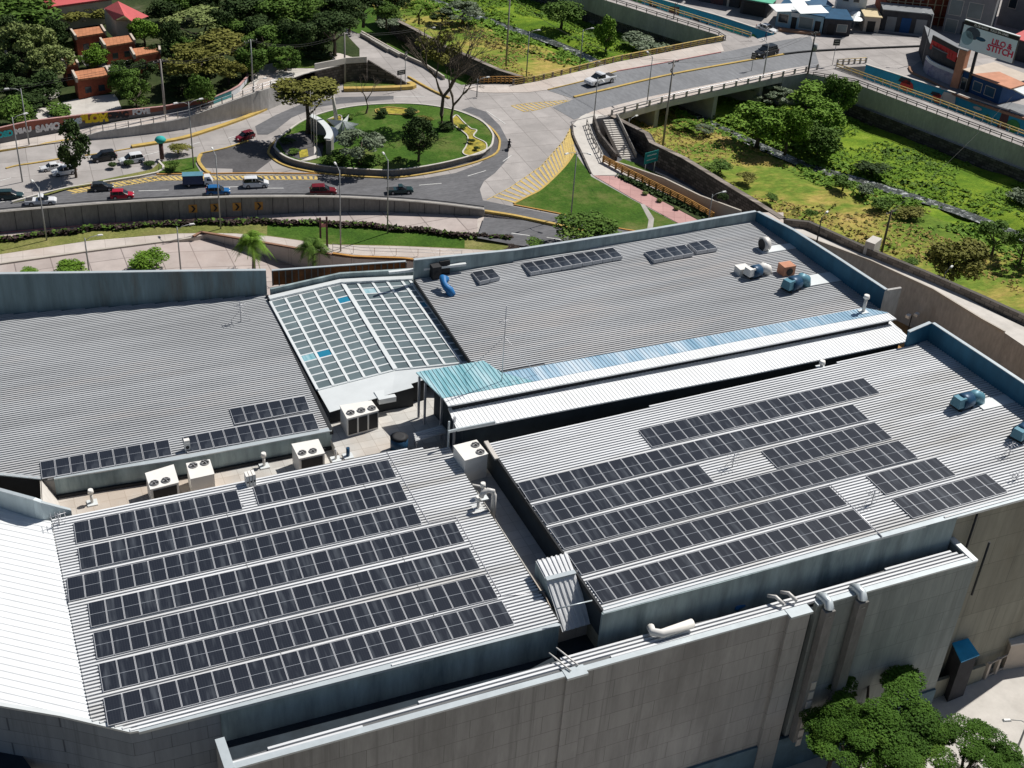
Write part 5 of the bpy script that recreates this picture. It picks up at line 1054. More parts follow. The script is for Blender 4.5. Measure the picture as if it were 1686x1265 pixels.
# ================= VEHICLES =================
for n_,c_ in (('white',(.72,.73,.74)),('black',(.012,.013,.015)),('red',(.42,.01,.03)),('maroon',(.16,.012,.02)),('blue',(.02,.13,.33)),('teal',(.02,.05,.055)),('grey',(.035,.04,.045)),('silver',(.55,.58,.56)),('darkblue',(.01,.03,.10))): mat('paint_'+n_,c_,.25,.15,.03,1,.6)
mat('car_glass',(.012,.016,.02),.08,0,.05,1,.7); mat('tyre',(.015,.015,.015),.9); mat('hub',(.4,.4,.42),.35,.7); mat('lamp_glass',(.75,.75,.72),.2); mat('tail_red',(.4,.01,.01),.3); mat('plastic',(.03,.03,.032),.7)
def loft(S,m=0,mb=None):
    "stations (x, half width bottom, half width top, zb, zt) with softened shoulders"
    mb=mb or MB(); k=len(mb.v); n=8
    for x,wb,wt,zb,zt in S:
        e=.10*(zt-zb); mb.v+=[(x,-wb,zb+e),(x,-wb*.97-wt*.03,zb),(x,wb*.97+wt*.03,zb),(x,wb,zb+e),(x,wt+(wb-wt)*.25,zt-e*1.6),(x,wt*.93,zt),(x,-wt*.93,zt),(x,-wt-(wb-wt)*.25,zt-e*1.6)]
    for i in range(len(S)-1):
        for j in range(n): mb.f.append((k+i*n+j,k+(i+1)*n+j,k+(i+1)*n+(j+1)%n,k+i*n+(j+1)%n)); mb.mi.append(m); mb.sm.append(False)
    mb.f+=[tuple(k+j for j in range(n)),tuple(k+(len(S)-1)*n+j for j in reversed(range(n)))]; mb.mi+=[m]*2; mb.sm+=[False]*2; return mb
def vehicle(kind,px,py,ang,paint,label,z=0.,lenpx=None,cat='car'):
    L,W,H={'hatch':(3.9,1.7,1.5),'sedan':(4.5,1.78,1.42),'suv':(4.5,1.85,1.72),'pickup':(5.3,1.85,1.78),'van':(4.5,1.75,1.85),'truck':(6.2,2.1,2.9)}[kind]
    p=U(px,py,z+H*.42); p.z=z; t=thing({'pickup':'pickup_truck','truck':'box_truck','van':'minivan'}.get(kind,'car'),label,cat,p,0); w=W/2; P='paint_'+paint
    f=L/2
    if kind=='truck':
        MB().box((0,0,.55),(L*.95,.9,.3)).build('chassis','plastic',t)
        loft([(f-1.75,w*.95,w*.9,.45,2.1),(f-.6,w*.95,w*.86,.42,2.15),(f-.12,w*.92,w*.8,.42,1.35),(f,w*.88,w*.75,.45,1.1)]).build('cab','paint_white',t)
        loft([(f-1.2,w*.97,w*.9,1.3,1.95),(f-.35,w*.93,w*.8,1.3,1.75)]).build('window','car_glass',t)
        MB().box((-.95,0,1.6),(4.2,W*1.02,1.85)).build('cargo_box','paint_darkblue',t); MB().box((-.95,0,2.55),(4.25,W*1.04,.08)).build('tarpaulin','duct_lblue',t)
    elif kind=='pickup':
        loft([(-f,w*.95,w*.93,.45,.98),(-f+.1,w,w*.96,.38,1.02),(f*.38,w,w*.95,.38,1.08),(f*.85,w*.98,w*.9,.38,1.02),(f*.97,w*.92,w*.82,.42,.88),(f,w*.8,w*.7,.5,.75)]).build('body',P,t)
        MB().box((-f*.56,0,.98),(f*.82,W*.84,.12)).build('cargo_bed','plastic',t)
        loft([(-f*.14,w*.9,w*.78,1.0,1.62),(f*.12,w*.9,w*.8,1.0,1.66),(f*.50,w*.88,w*.5,1.0,1.10)]).build('window','car_glass',t)
        loft([(-f*.13,w*.8,w*.74,1.60,1.72),(f*.14,w*.8,w*.74,1.62,1.74),(f*.2,w*.76,w*.7,1.56,1.62)]).build('roof',P,t)
    else:
        hood={'hatch':.5,'sedan':.42,'suv':.48,'van':.62}[kind]; rear={'hatch':-.9,'sedan':-.62,'suv':-.93,'van':-.95}[kind]; b=.56*H+.05
        loft([(-f,w*.85,w*.8,.38,b*.9),(-f+.12,w*.97,w*.92,.3,b),(-f*.5,w,w*.94,.24,b+.03),(f*.4,w,w*.93,.24,b),(f*.8,w*.97,w*.86,.26,b*.88),(f*.95,w*.9,w*.75,.3,b*.76),(f,w*.78,w*.62,.36,b*.62)]).build('body',P,t)
        loft([(f*rear,w*.86,w*.7,b-.05,b+.12),(f*(rear+.14),w*.9,w*.74,b-.05,H-.07),(f*.05,w*.92,w*.78,b-.05,H-.05),(f*hood,w*.88,w*.6,b-.08,b+.05)]).build('window','car_glass',t)
        loft([(f*(rear+.10),w*.76,w*.66,H-.12,H-.04),(f*(rear+.3),w*.79,w*.70,H-.08,H),(f*.02,w*.79,w*.70,H-.08,H),(f*.12,w*.74,w*.64,H-.12,H-.05)]).build('roof',P,t)
        pb=MB()
        for sy in (1,-1):
            for x_ in (-.28,.1 if kind!='van' else .0): pb.box((f*x_,sy*w*.855,(b+H)/2-.03),(.09,.05,H-b-.02),0,0,1)
        pb.build('pillar',P,t)
    for sx in (.60,-.60):
        for sy in (1,-1):
            r_=.34 if kind not in('truck','pickup') else .40; wh=MB().tube([(sx*f,sy*(w-.20),r_),(sx*f,sy*(w+.02),r_)],r_,14).build('wheel','tyre',t)
            MB().tube([(sx*f,sy*(w+.015),r_),(sx*f,sy*(w+.035),r_)],r_*.58,10).build('rim','hub',wh)
    for sy in (1,-1):
        MB().box((f-.08,sy*w*.62,.68 if kind!='truck' else .8),(.16,.34,.16)).build('headlight','lamp_glass',t); MB().box((-f+.03,sy*w*.76,.82),(.10,.2,.26)).build('taillight','tail_red',t)
        MB().box((f*.3,sy*(w+.08),.98 if kind!='truck' else 1.5),(.12,.18,.12)).build('mirror','plastic' if kind=='truck' else P,t)
    a=math.radians(ang); t.rotation_euler=(0,0,a)
    if lenpx:
        d=Vector((math.cos(a),math.sin(a),0))*L/2; A,Bq=pix(p+d),pix(p-d); s=lenpx/math.hypot(A[0]-Bq[0],A[1]-Bq[1]); t.scale=(s,)*3
    return t
def heading(a,b): 
    v=U(*b,0)-U(*a,0); return math.degrees(math.atan2(v.y,v.x))
hR=heading((100,330),(400,318)); hL=heading((260,252),(100,276))
for a in [('pickup',67,328,hR,'white','white double cab pickup at the left, beside the chevron wall',55),('suv',17,319,hR,'teal','dark teal car cut by the left edge of the picture',46),('sedan',84,273,hL,'white','white car half hidden under the dark conifer like tree',40),('suv',105,279,hL,'white','white car in the shade of the dark conifer like tree',44),('suv',170,256,hL,'black','black car in front of the white one by the median',45),('suv',216,260,hL,'white','white car beside the dry planted median',44),
 ('hatch',168,306,hR+3,'grey','dark grey car next to the yellow hatching',41),('hatch',201,319,hR,'red','bright red hatchback beside the chevron wall',42),('hatch',359,313,hR,'blue','blue hatchback below the blue box truck',43),('van',421,299,hR,'white','white minivan behind the blue box truck',46),('suv',532,312,hR-2,'maroon','maroon car in front of the lamp post',47),('pickup',659,310,hR-1,'teal','dark green pickup under the tree shadow',46),('suv',403,222,heading((404,222),(370,232)),'maroon','maroon car at the shaded roundabout exit',32),
 ('pickup',988,131,heading((1014,125),(967,137)),'white','white pickup driving on the road bridge',46),('suv',1261,86,heading((1279,82),(1244,90)),'black','black car on the far end of the bridge',35),('sedan',1263,47,heading((1248,42),(1279,52)),'white','white sedan parked beside the blue shop',34)]:
    vehicle(a[0],a[1],a[2],a[3],a[4],a[5],0,a[6]-3,'pickup truck' if a[0]=='pickup' else 'minivan' if a[0]=='van' else 'car')
vehicle('truck',325,292,hR,'white','small truck with white cab and blue cargo box',0,50,'truck')
# people
mat('skin',(.30,.17,.11),.6); mat('cloth_dark',(.02,.022,.03),.9); mat('cloth_blue',(.04,.07,.14),.9); mat('hair',(.015,.012,.01),.8)
def figure(name,joints,edges,radii,m):
    me=bpy.data.meshes.new(name); me.from_pydata(joints,edges,[]); o=bpy.data.objects.new(name,me); COL.objects.link(o)
    md=o.modifiers.new('s','SKIN'); 
    for v,r_ in zip(me.skin_vertices[0].data,radii): v.radius=(r_,r_)
    me.skin_vertices[0].data[0].use_root=True
    ms=o.modifiers.new('d','SUBSURF'); ms.levels=ms.render_levels=1
    dg=bpy.context.evaluated_depsgraph_get(); nm=bpy.data.meshes.new_from_object(o.evaluated_get(dg)); bpy.data.objects.remove(o); nm.materials.clear(); nm.materials.append(M[m]); nm.name=name; return nm
STAND=[(0,0,.95),(0,0,1.2),(0,0,1.42),(0,0,1.52),(.02,0,1.62),(.02,0,1.74),(0,.18,1.42),(.05,.24,1.14),(.14,.23,.92),(0,-.18,1.42),(-.05,-.24,1.14),(.02,-.24,.9),(0,.1,.9),(.14,.11,.5),(.05,.11,.08),(.2,.11,.05),(0,-.1,.9),(-.1,-.11,.5),(-.25,-.11,.1),(-.1,-.11,.05)]
SE=[(0,1),(1,2),(2,3),(3,4),(4,5),(2,6),(6,7),(7,8),(2,9),(9,10),(10,11),(0,12),(12,13),(13,14),(14,15),(0,16),(16,17),(17,18),(18,19)]
SR=[.14,.13,.15,.055,.095,.07,.06,.045,.04,.06,.045,.04,.09,.06,.045,.04,.09,.06,.045,.04]
me=figure('body',STAND,SE,SR,'cloth_blue')
def hd(t,x,z,y=0):
    mb=MB().tube([(x,y,z-.02),(x,y,z+.06),(x-.01,y,z+.13)],[.10,.115,.06],10); mb.build('hair','hair',t)
p=U(1260,67,.05); t=thing('person','standing pedestrian in dark blue clothes on the bridge pavement','person',p,2.0); obj('body',me,None,t); hd(t,.02,1.70)
mo=thing('motorcycle','dark motorcycle with rider on the right of the roundabout','motorcycle',U(838,246,.012),math.radians(heading((838,245),(842,232))))
for x in (.68,-.68): 
    wv=MB().tube([(x,-.06,.31),(x,.06,.31)],.31,16).build('wheel','tyre',mo); MB().tube([(x,-.07,.31),(x,.07,.31)],.17,10).build('rim','hub',wv)
MB().tube([(.68,0,.31),(.48,0,.95)],.04,6).build('fork','hub',mo); loft([(-.75,.10,.09,.62,.78),(-.1,.14,.12,.6,.80),(.2,.15,.12,.62,1.0),(.45,.09,.06,.7,.95)]).build('fuel_tank','paint_black',mo); MB().box((0,0,.42),(.5,.28,.3)).build('engine','plastic',mo); MB().tube([(.45,-.36,1.02),(.5,0,1.0),(.45,.36,1.02)],.02,6).build('handlebar','plastic',mo)
RID=[(-.2,0,.85),(-.15,0,1.08),(-.02,0,1.3),(.03,0,1.4),(.06,0,1.5),(.08,0,1.6),(-.02,.19,1.3),(.18,.28,1.12),(.42,.32,1.04),(-.02,-.19,1.3),(.18,-.28,1.12),(.42,-.32,1.04),(-.15,.12,.82),(.22,.22,.75),(.0,.2,.35),(.16,.2,.32),(-.15,-.12,.82),(.22,-.22,.75),(.0,-.2,.35),(.16,-.2,.32)]
rd=thing('person','motorcyclist in dark clothes and helmet riding round the roundabout','person',mo.location+Vector((0,0,.0)),mo.rotation_euler.z); obj('body',figure('body',RID,SE,SR,'cloth_dark'),None,rd)
MB().tube([(.06,0,1.46),(.08,0,1.55),(.08,0,1.66),(.07,0,1.73)],[.10,.14,.135,.06],12).build('helmet','paint_grey',rd)
# ================= POLES =================
mat('pole_grey',(.30,.31,.31),.6,.3); mat('pole_dark',(.05,.05,.05),.7); mat('pole_conc',(.28,.26,.24),.9); mat('lamp_white',(.75,.75,.72),.4)
def lamp(bx,by,tx,ty,z,label,arms=((1,0),),m='pole_grey',r=.09,arm=1.6,curve=True,group=None):
    p=U(bx,by,z); H=Zat(p,ty)-z; t=thing('street_lamp',label,'street lamp',p); MB().tube([(0,0,0),(0,0,H*.5),(0,0,H)],[r*1.2,r,r*.7],8).build('pole',m,t)
    for ax,ay in arms:
        d=Vector((ax,ay,0)).normalized(); A=Vector((0,0,H-.4)); E=A+d*arm+Vector((0,0,.55)); MB().tube([A,A+d*arm*.4+Vector((0,0,.4)),E],[r*.5,r*.45,r*.4],6).build('arm',m,t)
        MB().box(E+d*.3,(.75,.28,.14),math.atan2(d.y,d.x),0,.7).build('lamp_head','lamp_white',t)
    return t
for a in [(37,300,19,193,0,'street lamp by the left median, left of the conifer like tree',((1,.3),)),(48,238,37,146,.3,'street lamp on the pavement in front of the graffiti wall',((-1,0),)),(77,396,62,308,-2.4,'street lamp on the dry verge at the left',((-.3,1),)),(319,277,309,168,.2,'twin headed street lamp on the small median lawn',((1,.2),(-1,-.2))),(363.5,377,359,255,-2.4,'street lamp on the verge below the blue box truck',((0,1),)),(561,414,560.5,280,-1.6,'tall street lamp on the pavement behind skylight',((0,1),)),(638,384,643,263,-1.2,'street lamp by the hedge below the roundabout trees',((0,1),)),
 (978,192,986,128,0,'street lamp at the near end of the bridge',((0,-1),)),(1065,172,1076,93,0,'street lamp halfway along the near bridge railing',((0,1),)),(1256,129,1263,72,0,'street lamp at the far end of near bridge railing',((0,1),)),(940,356,948,250,.1,'tall lamp in the triangle lawn with arm over the grass',((.8,-1),(-1,-.3))),(147,449,139,392,-2.6,'thin parking lamp left of the large round shrub',((1,0),)),(298,449,292,374,-2.6,'thin parking lamp right of the large round shrub',((1,0),)),(698,92,698,48,-3.5,'lamp post upstream by the dark stone wall',((1,0),)),(1166,366,1175,320,0,'thin lamp post where the pink path meets building',((1,0),)),(1033,222,1040,196,-3.5,'curved street lamp below the stairs by the bridge',((1,.4),)),(1533,535,1566,448,-7.5,'tall curved street lamp rising from the yard',((1,.5),)),(1518,103,1536,24,0,'street lamp on the corner by the curved shop',((-1,.6),)),(1344,402,1355,358,-1,'thin dark pole on the white walkway',((.3,.2),)),(785,160,783,130,0,'short lamp post at the roundabout near the orange railing',((1,0),)),(420,185,418,132,0,'lamp post left of the umbrella shaped tree',((1,0),)),(866,134,869,52,-4,'tall pole behind far bridge railing, left one',((1,0),)),(954,118,959,49,-4,'tall pole behind far bridge railing, right one',((1,0),)),(1105,62,1109,5,-4,'dark pole before the upstream ramp wall',((1,0),))]:
    lamp(a[0],a[1],a[2],a[3],a[4],a[5],a[6],m='pole_dark' if 'dark' in a[5] or 'rising' in a[5] else 'pole_grey',r=.09 if a[1]>150 else .11)
def utility(bx,by,ty,z,label,cross=3,m='pole_conc',r=.17,trafo=False):
    p=U(bx,by,z); H=Zat(p,ty)-z; t=thing('utility_pole',label,'utility pole',p); MB().tube([(0,0,0),(0,0,H)],[r*1.2,r*.75],8).build('pole',m,t)
    for k in range(cross):
        MB().box((0,0,H-.4-k*.9),(2.4,.12,.12),.3+.5*k).build('crossarm','pole_dark',t); ib=MB()
        for s in (-1.1,-.4,.4,1.1): a=.3+.5*k; ib.cyl((math.cos(a)*s,math.sin(a)*s,H-.34-k*.9),.06,.22,6)
        ib.build('insulator','conc',t)
    if trafo: MB().cyl((.5,0,H*.55),.45,1.2,12).build('transformer','pole_grey',t)
    return t,p+Vector((0,0,H-.3))
_,u1=utility(1091,241,99,-4,'large concrete utility pole with crossarms near the bridge',3); _,u2=utility(833,109,-12,-3.5,'grey utility pole on the upstream dry bank',2)
_,u3=utility(568,138,54,0,'concrete utility pole by the dark stone corner wall',1); _,u4=utility(272,189,98,1.8,'concrete utility pole in front of the graffiti wall',1); _,u5=utility(1330,121,52,0,'dark utility pole with transformer at bridge end',2,'pole_dark',.15,True); _,u6=utility(1450,421,346,-3.6,'leaning wooden pole on the dry river bank',1,'bark')
_,u7=utility(416,134,65,3.5,'slim pole at the bend of graffiti wall',1,'pole_grey',.12)
def cable(a,b,label,sag=1.5,r=.022,off=0):
    a=Vector(a)+Vector((0,off,0)); b=Vector(b)+Vector((0,off,0)); P=[a.lerp(b,k/12)-Vector((0,0,sag*4*(k/12)*(1-k/12))) for k in range(13)]; tag(MB().tube(P,r,4,cap=False).build('power_cable','pole_dark'),label,'cable')
for k in (0,.9): cable(u4,u7,'overhead cable from the wall pole to the bend, '+('first' if k else 'second'),off=k); cable(u7,u3,'overhead cable across the terrace, '+('first' if k else 'second'),off=k); cable(u3,u2,'overhead cable from corner pole across side road, '+('first' if k else 'second'),2.5,off=k); cable(u4+Vector((-75,-8,0)),u4,'overhead cable over the park at left, '+('first' if k else 'second'),2,off=k); cable(u1,u5,'overhead cable along the bridge, '+('first' if k else 'second'),2,off=k); cable(u2,u1,'overhead cable across river from bank to bridge, '+('first' if k else 'second'),3,off=k)
cable(u6,u6+Vector((70,45,2)),'cable running from the wooden pole over the river',2)
# signs
def gantry(bx,by,z,h,w_,hh,txt,label,m='m_tealsign',rz=0,size=.5,post2=True):
    p=U(bx,by,z); t=thing('road_sign',label,'road sign',p,rz); 
    for s in ((-.35,.35) if post2 else (0,)): MB().cyl((s*w_,0,0),.06,h,6).build('post','pole_grey',t)
    MB().box((0,-.08,h+hh/2-.3),(w_,.08,hh)).build('panel',m,t)
    lb=MB()
    for k in range(2): lb.box((0,-.13,h+hh*(.3+.4*k)-.3),(w_*.7,.01,.12))
    lb.build('marking','conc_light',t)
    return t
mat('m_tealsign',(.02,.22,.20),.5)
gantry(1068,290,-3.5,2.6,2.9,1.9,'','teal road sign panel standing beside the sunken path',rz=.25)
gantry(1237,117,0,2.6,.9,1.2,'','small dark sign at the near bridge railing','pole_dark',rz=-.3,post2=False); gantry(660,150,0,3.2,1.6,.8,'','dark sign seen from behind at the side road mouth','pole_dark',rz=.2,post2=False); gantry(667,138,0,4.5,1,1.4,'','diamond sign on a pole by the side road','pole_dark',rz=.8,post2=False); gantry(1370,108,0,4.2,1.3,1.2,'','back of a traffic sign at far bridge corner','pole_dark',rz=-.3,post2=False)
# twin red sign posts behind skylight, floodlights
sg=thing('sign_post','twin dark red sign posts behind the skylight','sign',U(534,436,-4.5)); H=Zat(sg.location,358)+4.5
for s in (-.45,.45): MB().box((s,0,H/2),(.22,.22,H)).build('post','m_brown',sg)
MB().box((0,0,H-1.2),(.75,.1,.5)).build('panel','pink_paint',sg)
def flood(x,y,ty,z,label):
    p=U(x,y,z); H=Zat(p,ty)-z; t=thing('floodlight',label,'floodlight',p); MB().tube([(0,0,0),(0,0,H)],.08,6).build('pole','pole_dark',t)
    for s in (-.7,.7): MB().box((s,-.1,H+.1),(.7,.5,.4),.4).build('lamp_head','lamp_white',t)
flood(1494,548,520,-7.5,'floodlight pole with two white heads beyond the roof parapets'); flood(1664,625,572,-7.5,'floodlight pole in the yard at the right edge')
# column monument on median
cm_=thing('column','short column with green domed cap on the planted median','column',U(267,262,.25)); H=Zat(cm_.location,246)
MB().tube([(0,0,0),(0,0,2.6)],.32,10).build('shaft','m_brown',cm_); MB().tube([(0,0,2.6),(0,0,3.0),(0,0,3.4),(0,0,3.6)],[.5,.85,.6,.1],14).build('cap','m_teal',cm_)
# electrical box and trash
eb=thing('electrical_box','white lettered box beside the wooden pole on the walkway','cabinet',U(1434,416,-1)); MB().box((0,0,1),(2.4,1.4,2),.5).build('cabinet','conc_light',eb); MB().box((-.2,-.75,1.1),(1.3,.05,.9),.5).build('label_panel','m_slate',eb)
# ================= ROOF EQUIPMENT =================
def fan(c,r,t):
    f=MB().tube([c,c+Vector((0,0,.10))],[r,r],20); o=f.build('fan_ring','fan_grey',t); MB().tube([c+Vector((0,0,.101)),c+Vector((0,0,.11))],r*.86,20).build('fan_well','ac_dark',o)
    b=MB()
    for k in range(4):
        a=k*1.57+.4; d=Vector((math.cos(a),math.sin(a),0)); n=Vector((-d.y,d.x,0)); b.add([c+d*r*.15+Vector((0,0,.13)),c+d*r*.8+n*r*.18+Vector((0,0,.13)),c+d*r*.8-n*r*.22+Vector((0,0,.15))],[(0,1,2)])
    b.tube([c+Vector((0,0,.1)),c+Vector((0,0,.18))],r*.18,8); b.build('fan_blade','fan_grey',o)
def ac(q,zt_,zb,fans,label,r=.42,coil=True,n=1,pane=None):
    P=UL(q,zt_); c=sum(P,Vector())/4; t=thing('air_conditioner',label,'air conditioner',Vector((c.x,c.y,zb))); L=t.location
    Q=[Vector((p.x-L.x,p.y-L.y,zt_-zb)) for p in P]; MB().prism(Q,0).build('casing','ac_white',t); e=[Vector((c_.x*1.03,c_.y*1.03,c_.z+.05)) for c_ in Q]; MB().prism(e,zt_-zb-.03).build('lid','ac_white',t)
    for f in fans: k=U(*f,zt_); fan(Vector((k.x-L.x,k.y-L.y,zt_-zb+.05)),r,t)
    a,b=Q[3],Q[2]; d=b-a
    if coil:
        for k in range(n):
            u,v=a+d*((k+.08)/n),a+d*((k+.92)/n); o=Vector((d.y,-d.x,0)).normalized()*.03; mb=MB().add([Vector((u.x,u.y,.2))+o,Vector((v.x,v.y,.2))+o,v+o-Vector((0,0,.15)),u+o-Vector((0,0,.15))],[(0,1,2,3)]); mb.build('coil_panel','ac_dark',t)
    return t
ac([(239.5,780),(285.4,766),(294,795),(248,806.6)],15.3,13.3,[(254.5,797),(273.5,792.5)],'large white rooftop unit with two fans, leftmost on the terrace',.36)
ac([(306.8,763.8),(345,757.4),(352.7,781),(314,789.5)],15.2,13.3,[(318.5,768),(337.5,763.5)],'large white rooftop unit with two fans, second from left',.36,False)
ac([(480.6,732),(523.7,724),(534.4,746.8),(492.7,756)],15.3,13.3,[(498,747),(515.5,744)],'large white rooftop unit with two fans below the skylight',.34)
ac([(560,668.5),(611,660.5),(623,676.6),(572,690)],16.1,14.2,[(577.5,681),(595,677),(612.5,673.5)],'large white rooftop unit with three fans on the terrace',.36,True,3)
ac([(746.8,734.7),(784.4,725.3),(803,748),(765.6,759)],17.2,14.9,[(783,734),(791,745.5)],'white rooftop unit with two fans at the alley head',.36,False)
def sbox(x,y,z,d,m,label,name='condenser',cat='air conditioner',rz=0):
    t=thing(name,label,cat,U(x,y,z),rz); MB().box((0,0,d[2]/2),d).build('casing',m,t); MB().tube([(0,-d[1]/2-.02,d[2]*.5),(0,-d[1]/2-.05,d[2]*.5)],min(d[0],d[2])*.33,14).build('grille','ac_dark',t); return t
sbox(469,746,13.3,(1.1,.5,.9),'ac_white','small white condenser against the teal upstand'); sbox(309,745,14.9,(.45,.4,1.3),'ac_white','slim white box standing at the rear left roof gap')
for i in range(3): sbox(407+i*5.5,800-i*1.5,16.0,(.22,.7,1.15),'ac_white',('leftmost','middle','rightmost')[i]+' of three upright white boxes at the roof edge','cabinet','cabinet')
def vent(x,y,z,h,label,r=.12,m='pipe',cap=True,s=0,x0=0):
    t=thing('vent_pipe',label,'vent',U(x,y,z,s,x0)); MB().cyl((0,0,-.1),r,h,10).build('pipe',m,t)
    if cap: MB().cyl((0,0,h-.05),r*2.0,.34,10,r2=r*1.6).build('cowl','ac_white',t)
    MB().box((0,0,.05),(.8,.8,.1)).build('flashing','white_metal',t)
vent(152,829,13.3,1.1,'small vent with white cowl at left of the terrace'); vent(435,768,13.3,1.1,'small vent with white cowl in the middle of terrace'); vent(553,757,14.2,1.2,'thin pale pipe standing on terrace, left of two',.1,cap=False); vent(573,752,14.2,1.0,'dark pipe standing on terrace, right of two',.16,'duct_blue',False); vent(1421,514,18.7,1.6,'white cowled vent at the end of the pale blue strip',.16); vent(1352,606,17.7,.5,'tiny white vent at the back of front right roof',.15); vent(794,820,16,1.2,'slim white vent by the alley, upper one',.12); vent(787,838,16,.9,'slim white vent by the alley, lower one',.12)
tk=thing('tank','round dark water tank at the corner of the terrace','tank',U(657,742,14.2)); MB().cyl((0,0,0),.75,1.4,20).build('body','duct_blue',tk); MB().cyl((0,0,1.4),.78,.12,20,r2=.4).build('lid','plastic',tk)
a=U(811,853,15.2); tag(MB().tube([a,a+Vector((0,0,2.3)),a+Vector((-.1,0,2.65)),a+Vector((-.5,.1,2.8)),a+Vector((-.9,.2,2.5)),a+Vector((-1,.2,2.2))],.21,12).build('duct','pipe'),'tall white hooked exhaust pipe beside the alley','duct')
a=U(787,812,15.3); tag(MB().tube([a+Vector((-1.3,.6,.2)),a+Vector((-.3,.5,.5)),a+Vector((.4,0,.5)),a+Vector((.7,-.6,.2))],.13,10).build('duct','pipe'),'white duct bend lying at the head of the alley walk','duct')
def blower(x,y,z,label,s=1.,rz=0,ms=('duct_blue','duct_lblue'),s_=0,x0=0,sheet_=None):
    t=thing('exhaust_fan',label,'exhaust fan',U(x,y,z,s_,x0),rz); t.scale=(s,)*3
    MB().tube([(-.9,0,.9),(-.3,0,.9),(.5,0,.9)],[.8,.8,.75],16).build('housing',ms[0],t); MB().box((-1.1,-.1,1.15),(1.1,1.2,.9),0,0,.8).build('hood',ms[1],t)
    MB().tube([(.4,0,.9),(1.1,0,1.15),(1.7,0,.8),(1.9,0,.1)],[.5,.6,.62,.6],14).build('elbow',ms[1],t); MB().box((-.2,.2,.2),(1.8,1.4,.12)).build('base_frame','pole_dark',t)
    for p_ in ((-.9,-.5),(.5,-.5),(-.9,.6),(.5,.6)): MB().box((p_[0],p_[1],.15),(.08,.08,.5)).build('leg','pole_dark',t)
blower(1587,672,17.2,'turquoise blower unit on the front right roof',.92,.1,s_=S1,x0=X1); blower(1682,722,17.2,'blue blower cut by the right picture edge',.9,.3,s_=S1,x0=X1)
blower(1306,478,ZR,'large blue blower with orange flap by blue parapet',.95,.25); blower(1243,457,ZR,'middle blower with white hood on the rear right roof',.85,.15,('duct_blue','ac_white')); 
for x,y,z,w_,d_,lab,s,x0 in ((1280,411,ZR,4.6,1.2,'flat white roof patch behind the small round fan',0,0),(1348,462,ZR,4.2,2.0,'flat pale roof patch right of large blower',0,0),(1637,665,17.2,3.6,1.3,'flat white patch right of turquoise blower',S1,X1)):
    p=U(x,y,z,s,x0); mb=MB().box((p.x,p.y,p.z+.16),(w_,d_,.06)); part(mb,'roof_patch','white_metal',lab)
f1=thing('roof_ventilator','small round silver ventilator on the rear right roof','ventilator',U(1257,413,ZR)); MB().tube([(-.35,0,.8),(.35,0,.8)],.75,18).build('drum','pipe',f1); MB().tube([(-.40,0,.8),(-.36,0,.8)],.6,16).build('fan_face','ac_dark',f1); MB().box((0,0,.15),(.8,.8,.3)).build('base','pole_dark',f1)
sbox(1221,452,ZR,(1.3,1.1,.9),'ac_white','white box unit left of the middle blower'); sbox(1293,452,ZR,(1.4,1.2,1.2),'brick_orange','orange topped box behind the large blower','cabinet','cabinet')
d=U(738,487,ZR); tag(MB().tube([d+Vector((.3,-.2,.1)),d+Vector((.1,0,.6)),d+Vector((-.2,.3,.9)),d+Vector((-.2,.8,1.0)),d+Vector((-.1,1.2,1.3)),d+Vector((.3,1.4,1.0))],[.42,.42,.34,.32,.42,.36],14).build('duct','bright_blue'),'bright blue twisted duct at the left of rear right roof','duct')
sbox(716,458,ZR,(.9,1.2,1.5),'plastic','dark fan box with white lid by the blue duct','cabinet','cabinet'); sbox(729,450,ZR,(1.1,1.0,1.6),'plastic','second dark fan box beside the parapet beam','cabinet','cabinet')
p,q=U(640,450,ZR+.9),U(767,436,ZR+.9); part(MB().kerb([p,q],.35,.18),'beam','white_metal')
def antenna(x,y,z,h,label,s=0,x0=0,yagi=True):
    t=thing('antenna',label,'antenna',U(x,y,z,s,x0)); MB().tube([(0,0,0),(0,0,h)],.045,6).build('mast','rail',t); mb=MB()
    if yagi:
        mb.tube([(-.6,0,h*.8),(.6,.2,h*.8)],.03,5)
        for k in range(4): mb.tube([(-.5+k*.33,-.4,h*.8),(-.5+k*.33,.5,h*.8)],.02,4)
        mb.build('elements','rail',t)
    for k in range(2):
        a=k*2.5; MB().tube([(0,0,h*.6),(math.cos(a)*h*.45,math.sin(a)*h*.45,0)],.018,4).build('guy_wire','rail',t)
antenna(826,628,18.7,7.5,'tall thin antenna mast rising from the turquoise roof'); antenna(1205,771,17.2,1.5,'small antenna between panel rows on front right roof',S1,X1); antenna(1434,833,17.2,1.6,'small antenna between the front right panel blocks',S1,X1); antenna(1660,752,17.2,1.4,'antenna rack near the right picture edge',S1,X1); antenna(1672,793,17.2,.8,'little antenna at right beside the last panels',S1,X1); antenna(397,532,ZB,2.4,'thin mast on the rear left roof'); antenna(98,866,ZL,1.2,'small antenna at the corner of the bright roof')
mb=MB()
for i in range(26):
    x,y=1040+R.uniform(-40,90),1250+R.uniform(-10,14); a=U(x,y,-2.3); th_=R.uniform(-.3,.6); mb.tube([a,a+Vector((math.cos(th_)*R.uniform(2,5),math.sin(th_)*3,R.uniform(.1,1.2)))],.05,5)
tag(mb.build('scrap_pile','pole_grey'),'pile of long scrap pipes at the foot of front wall','scrap')
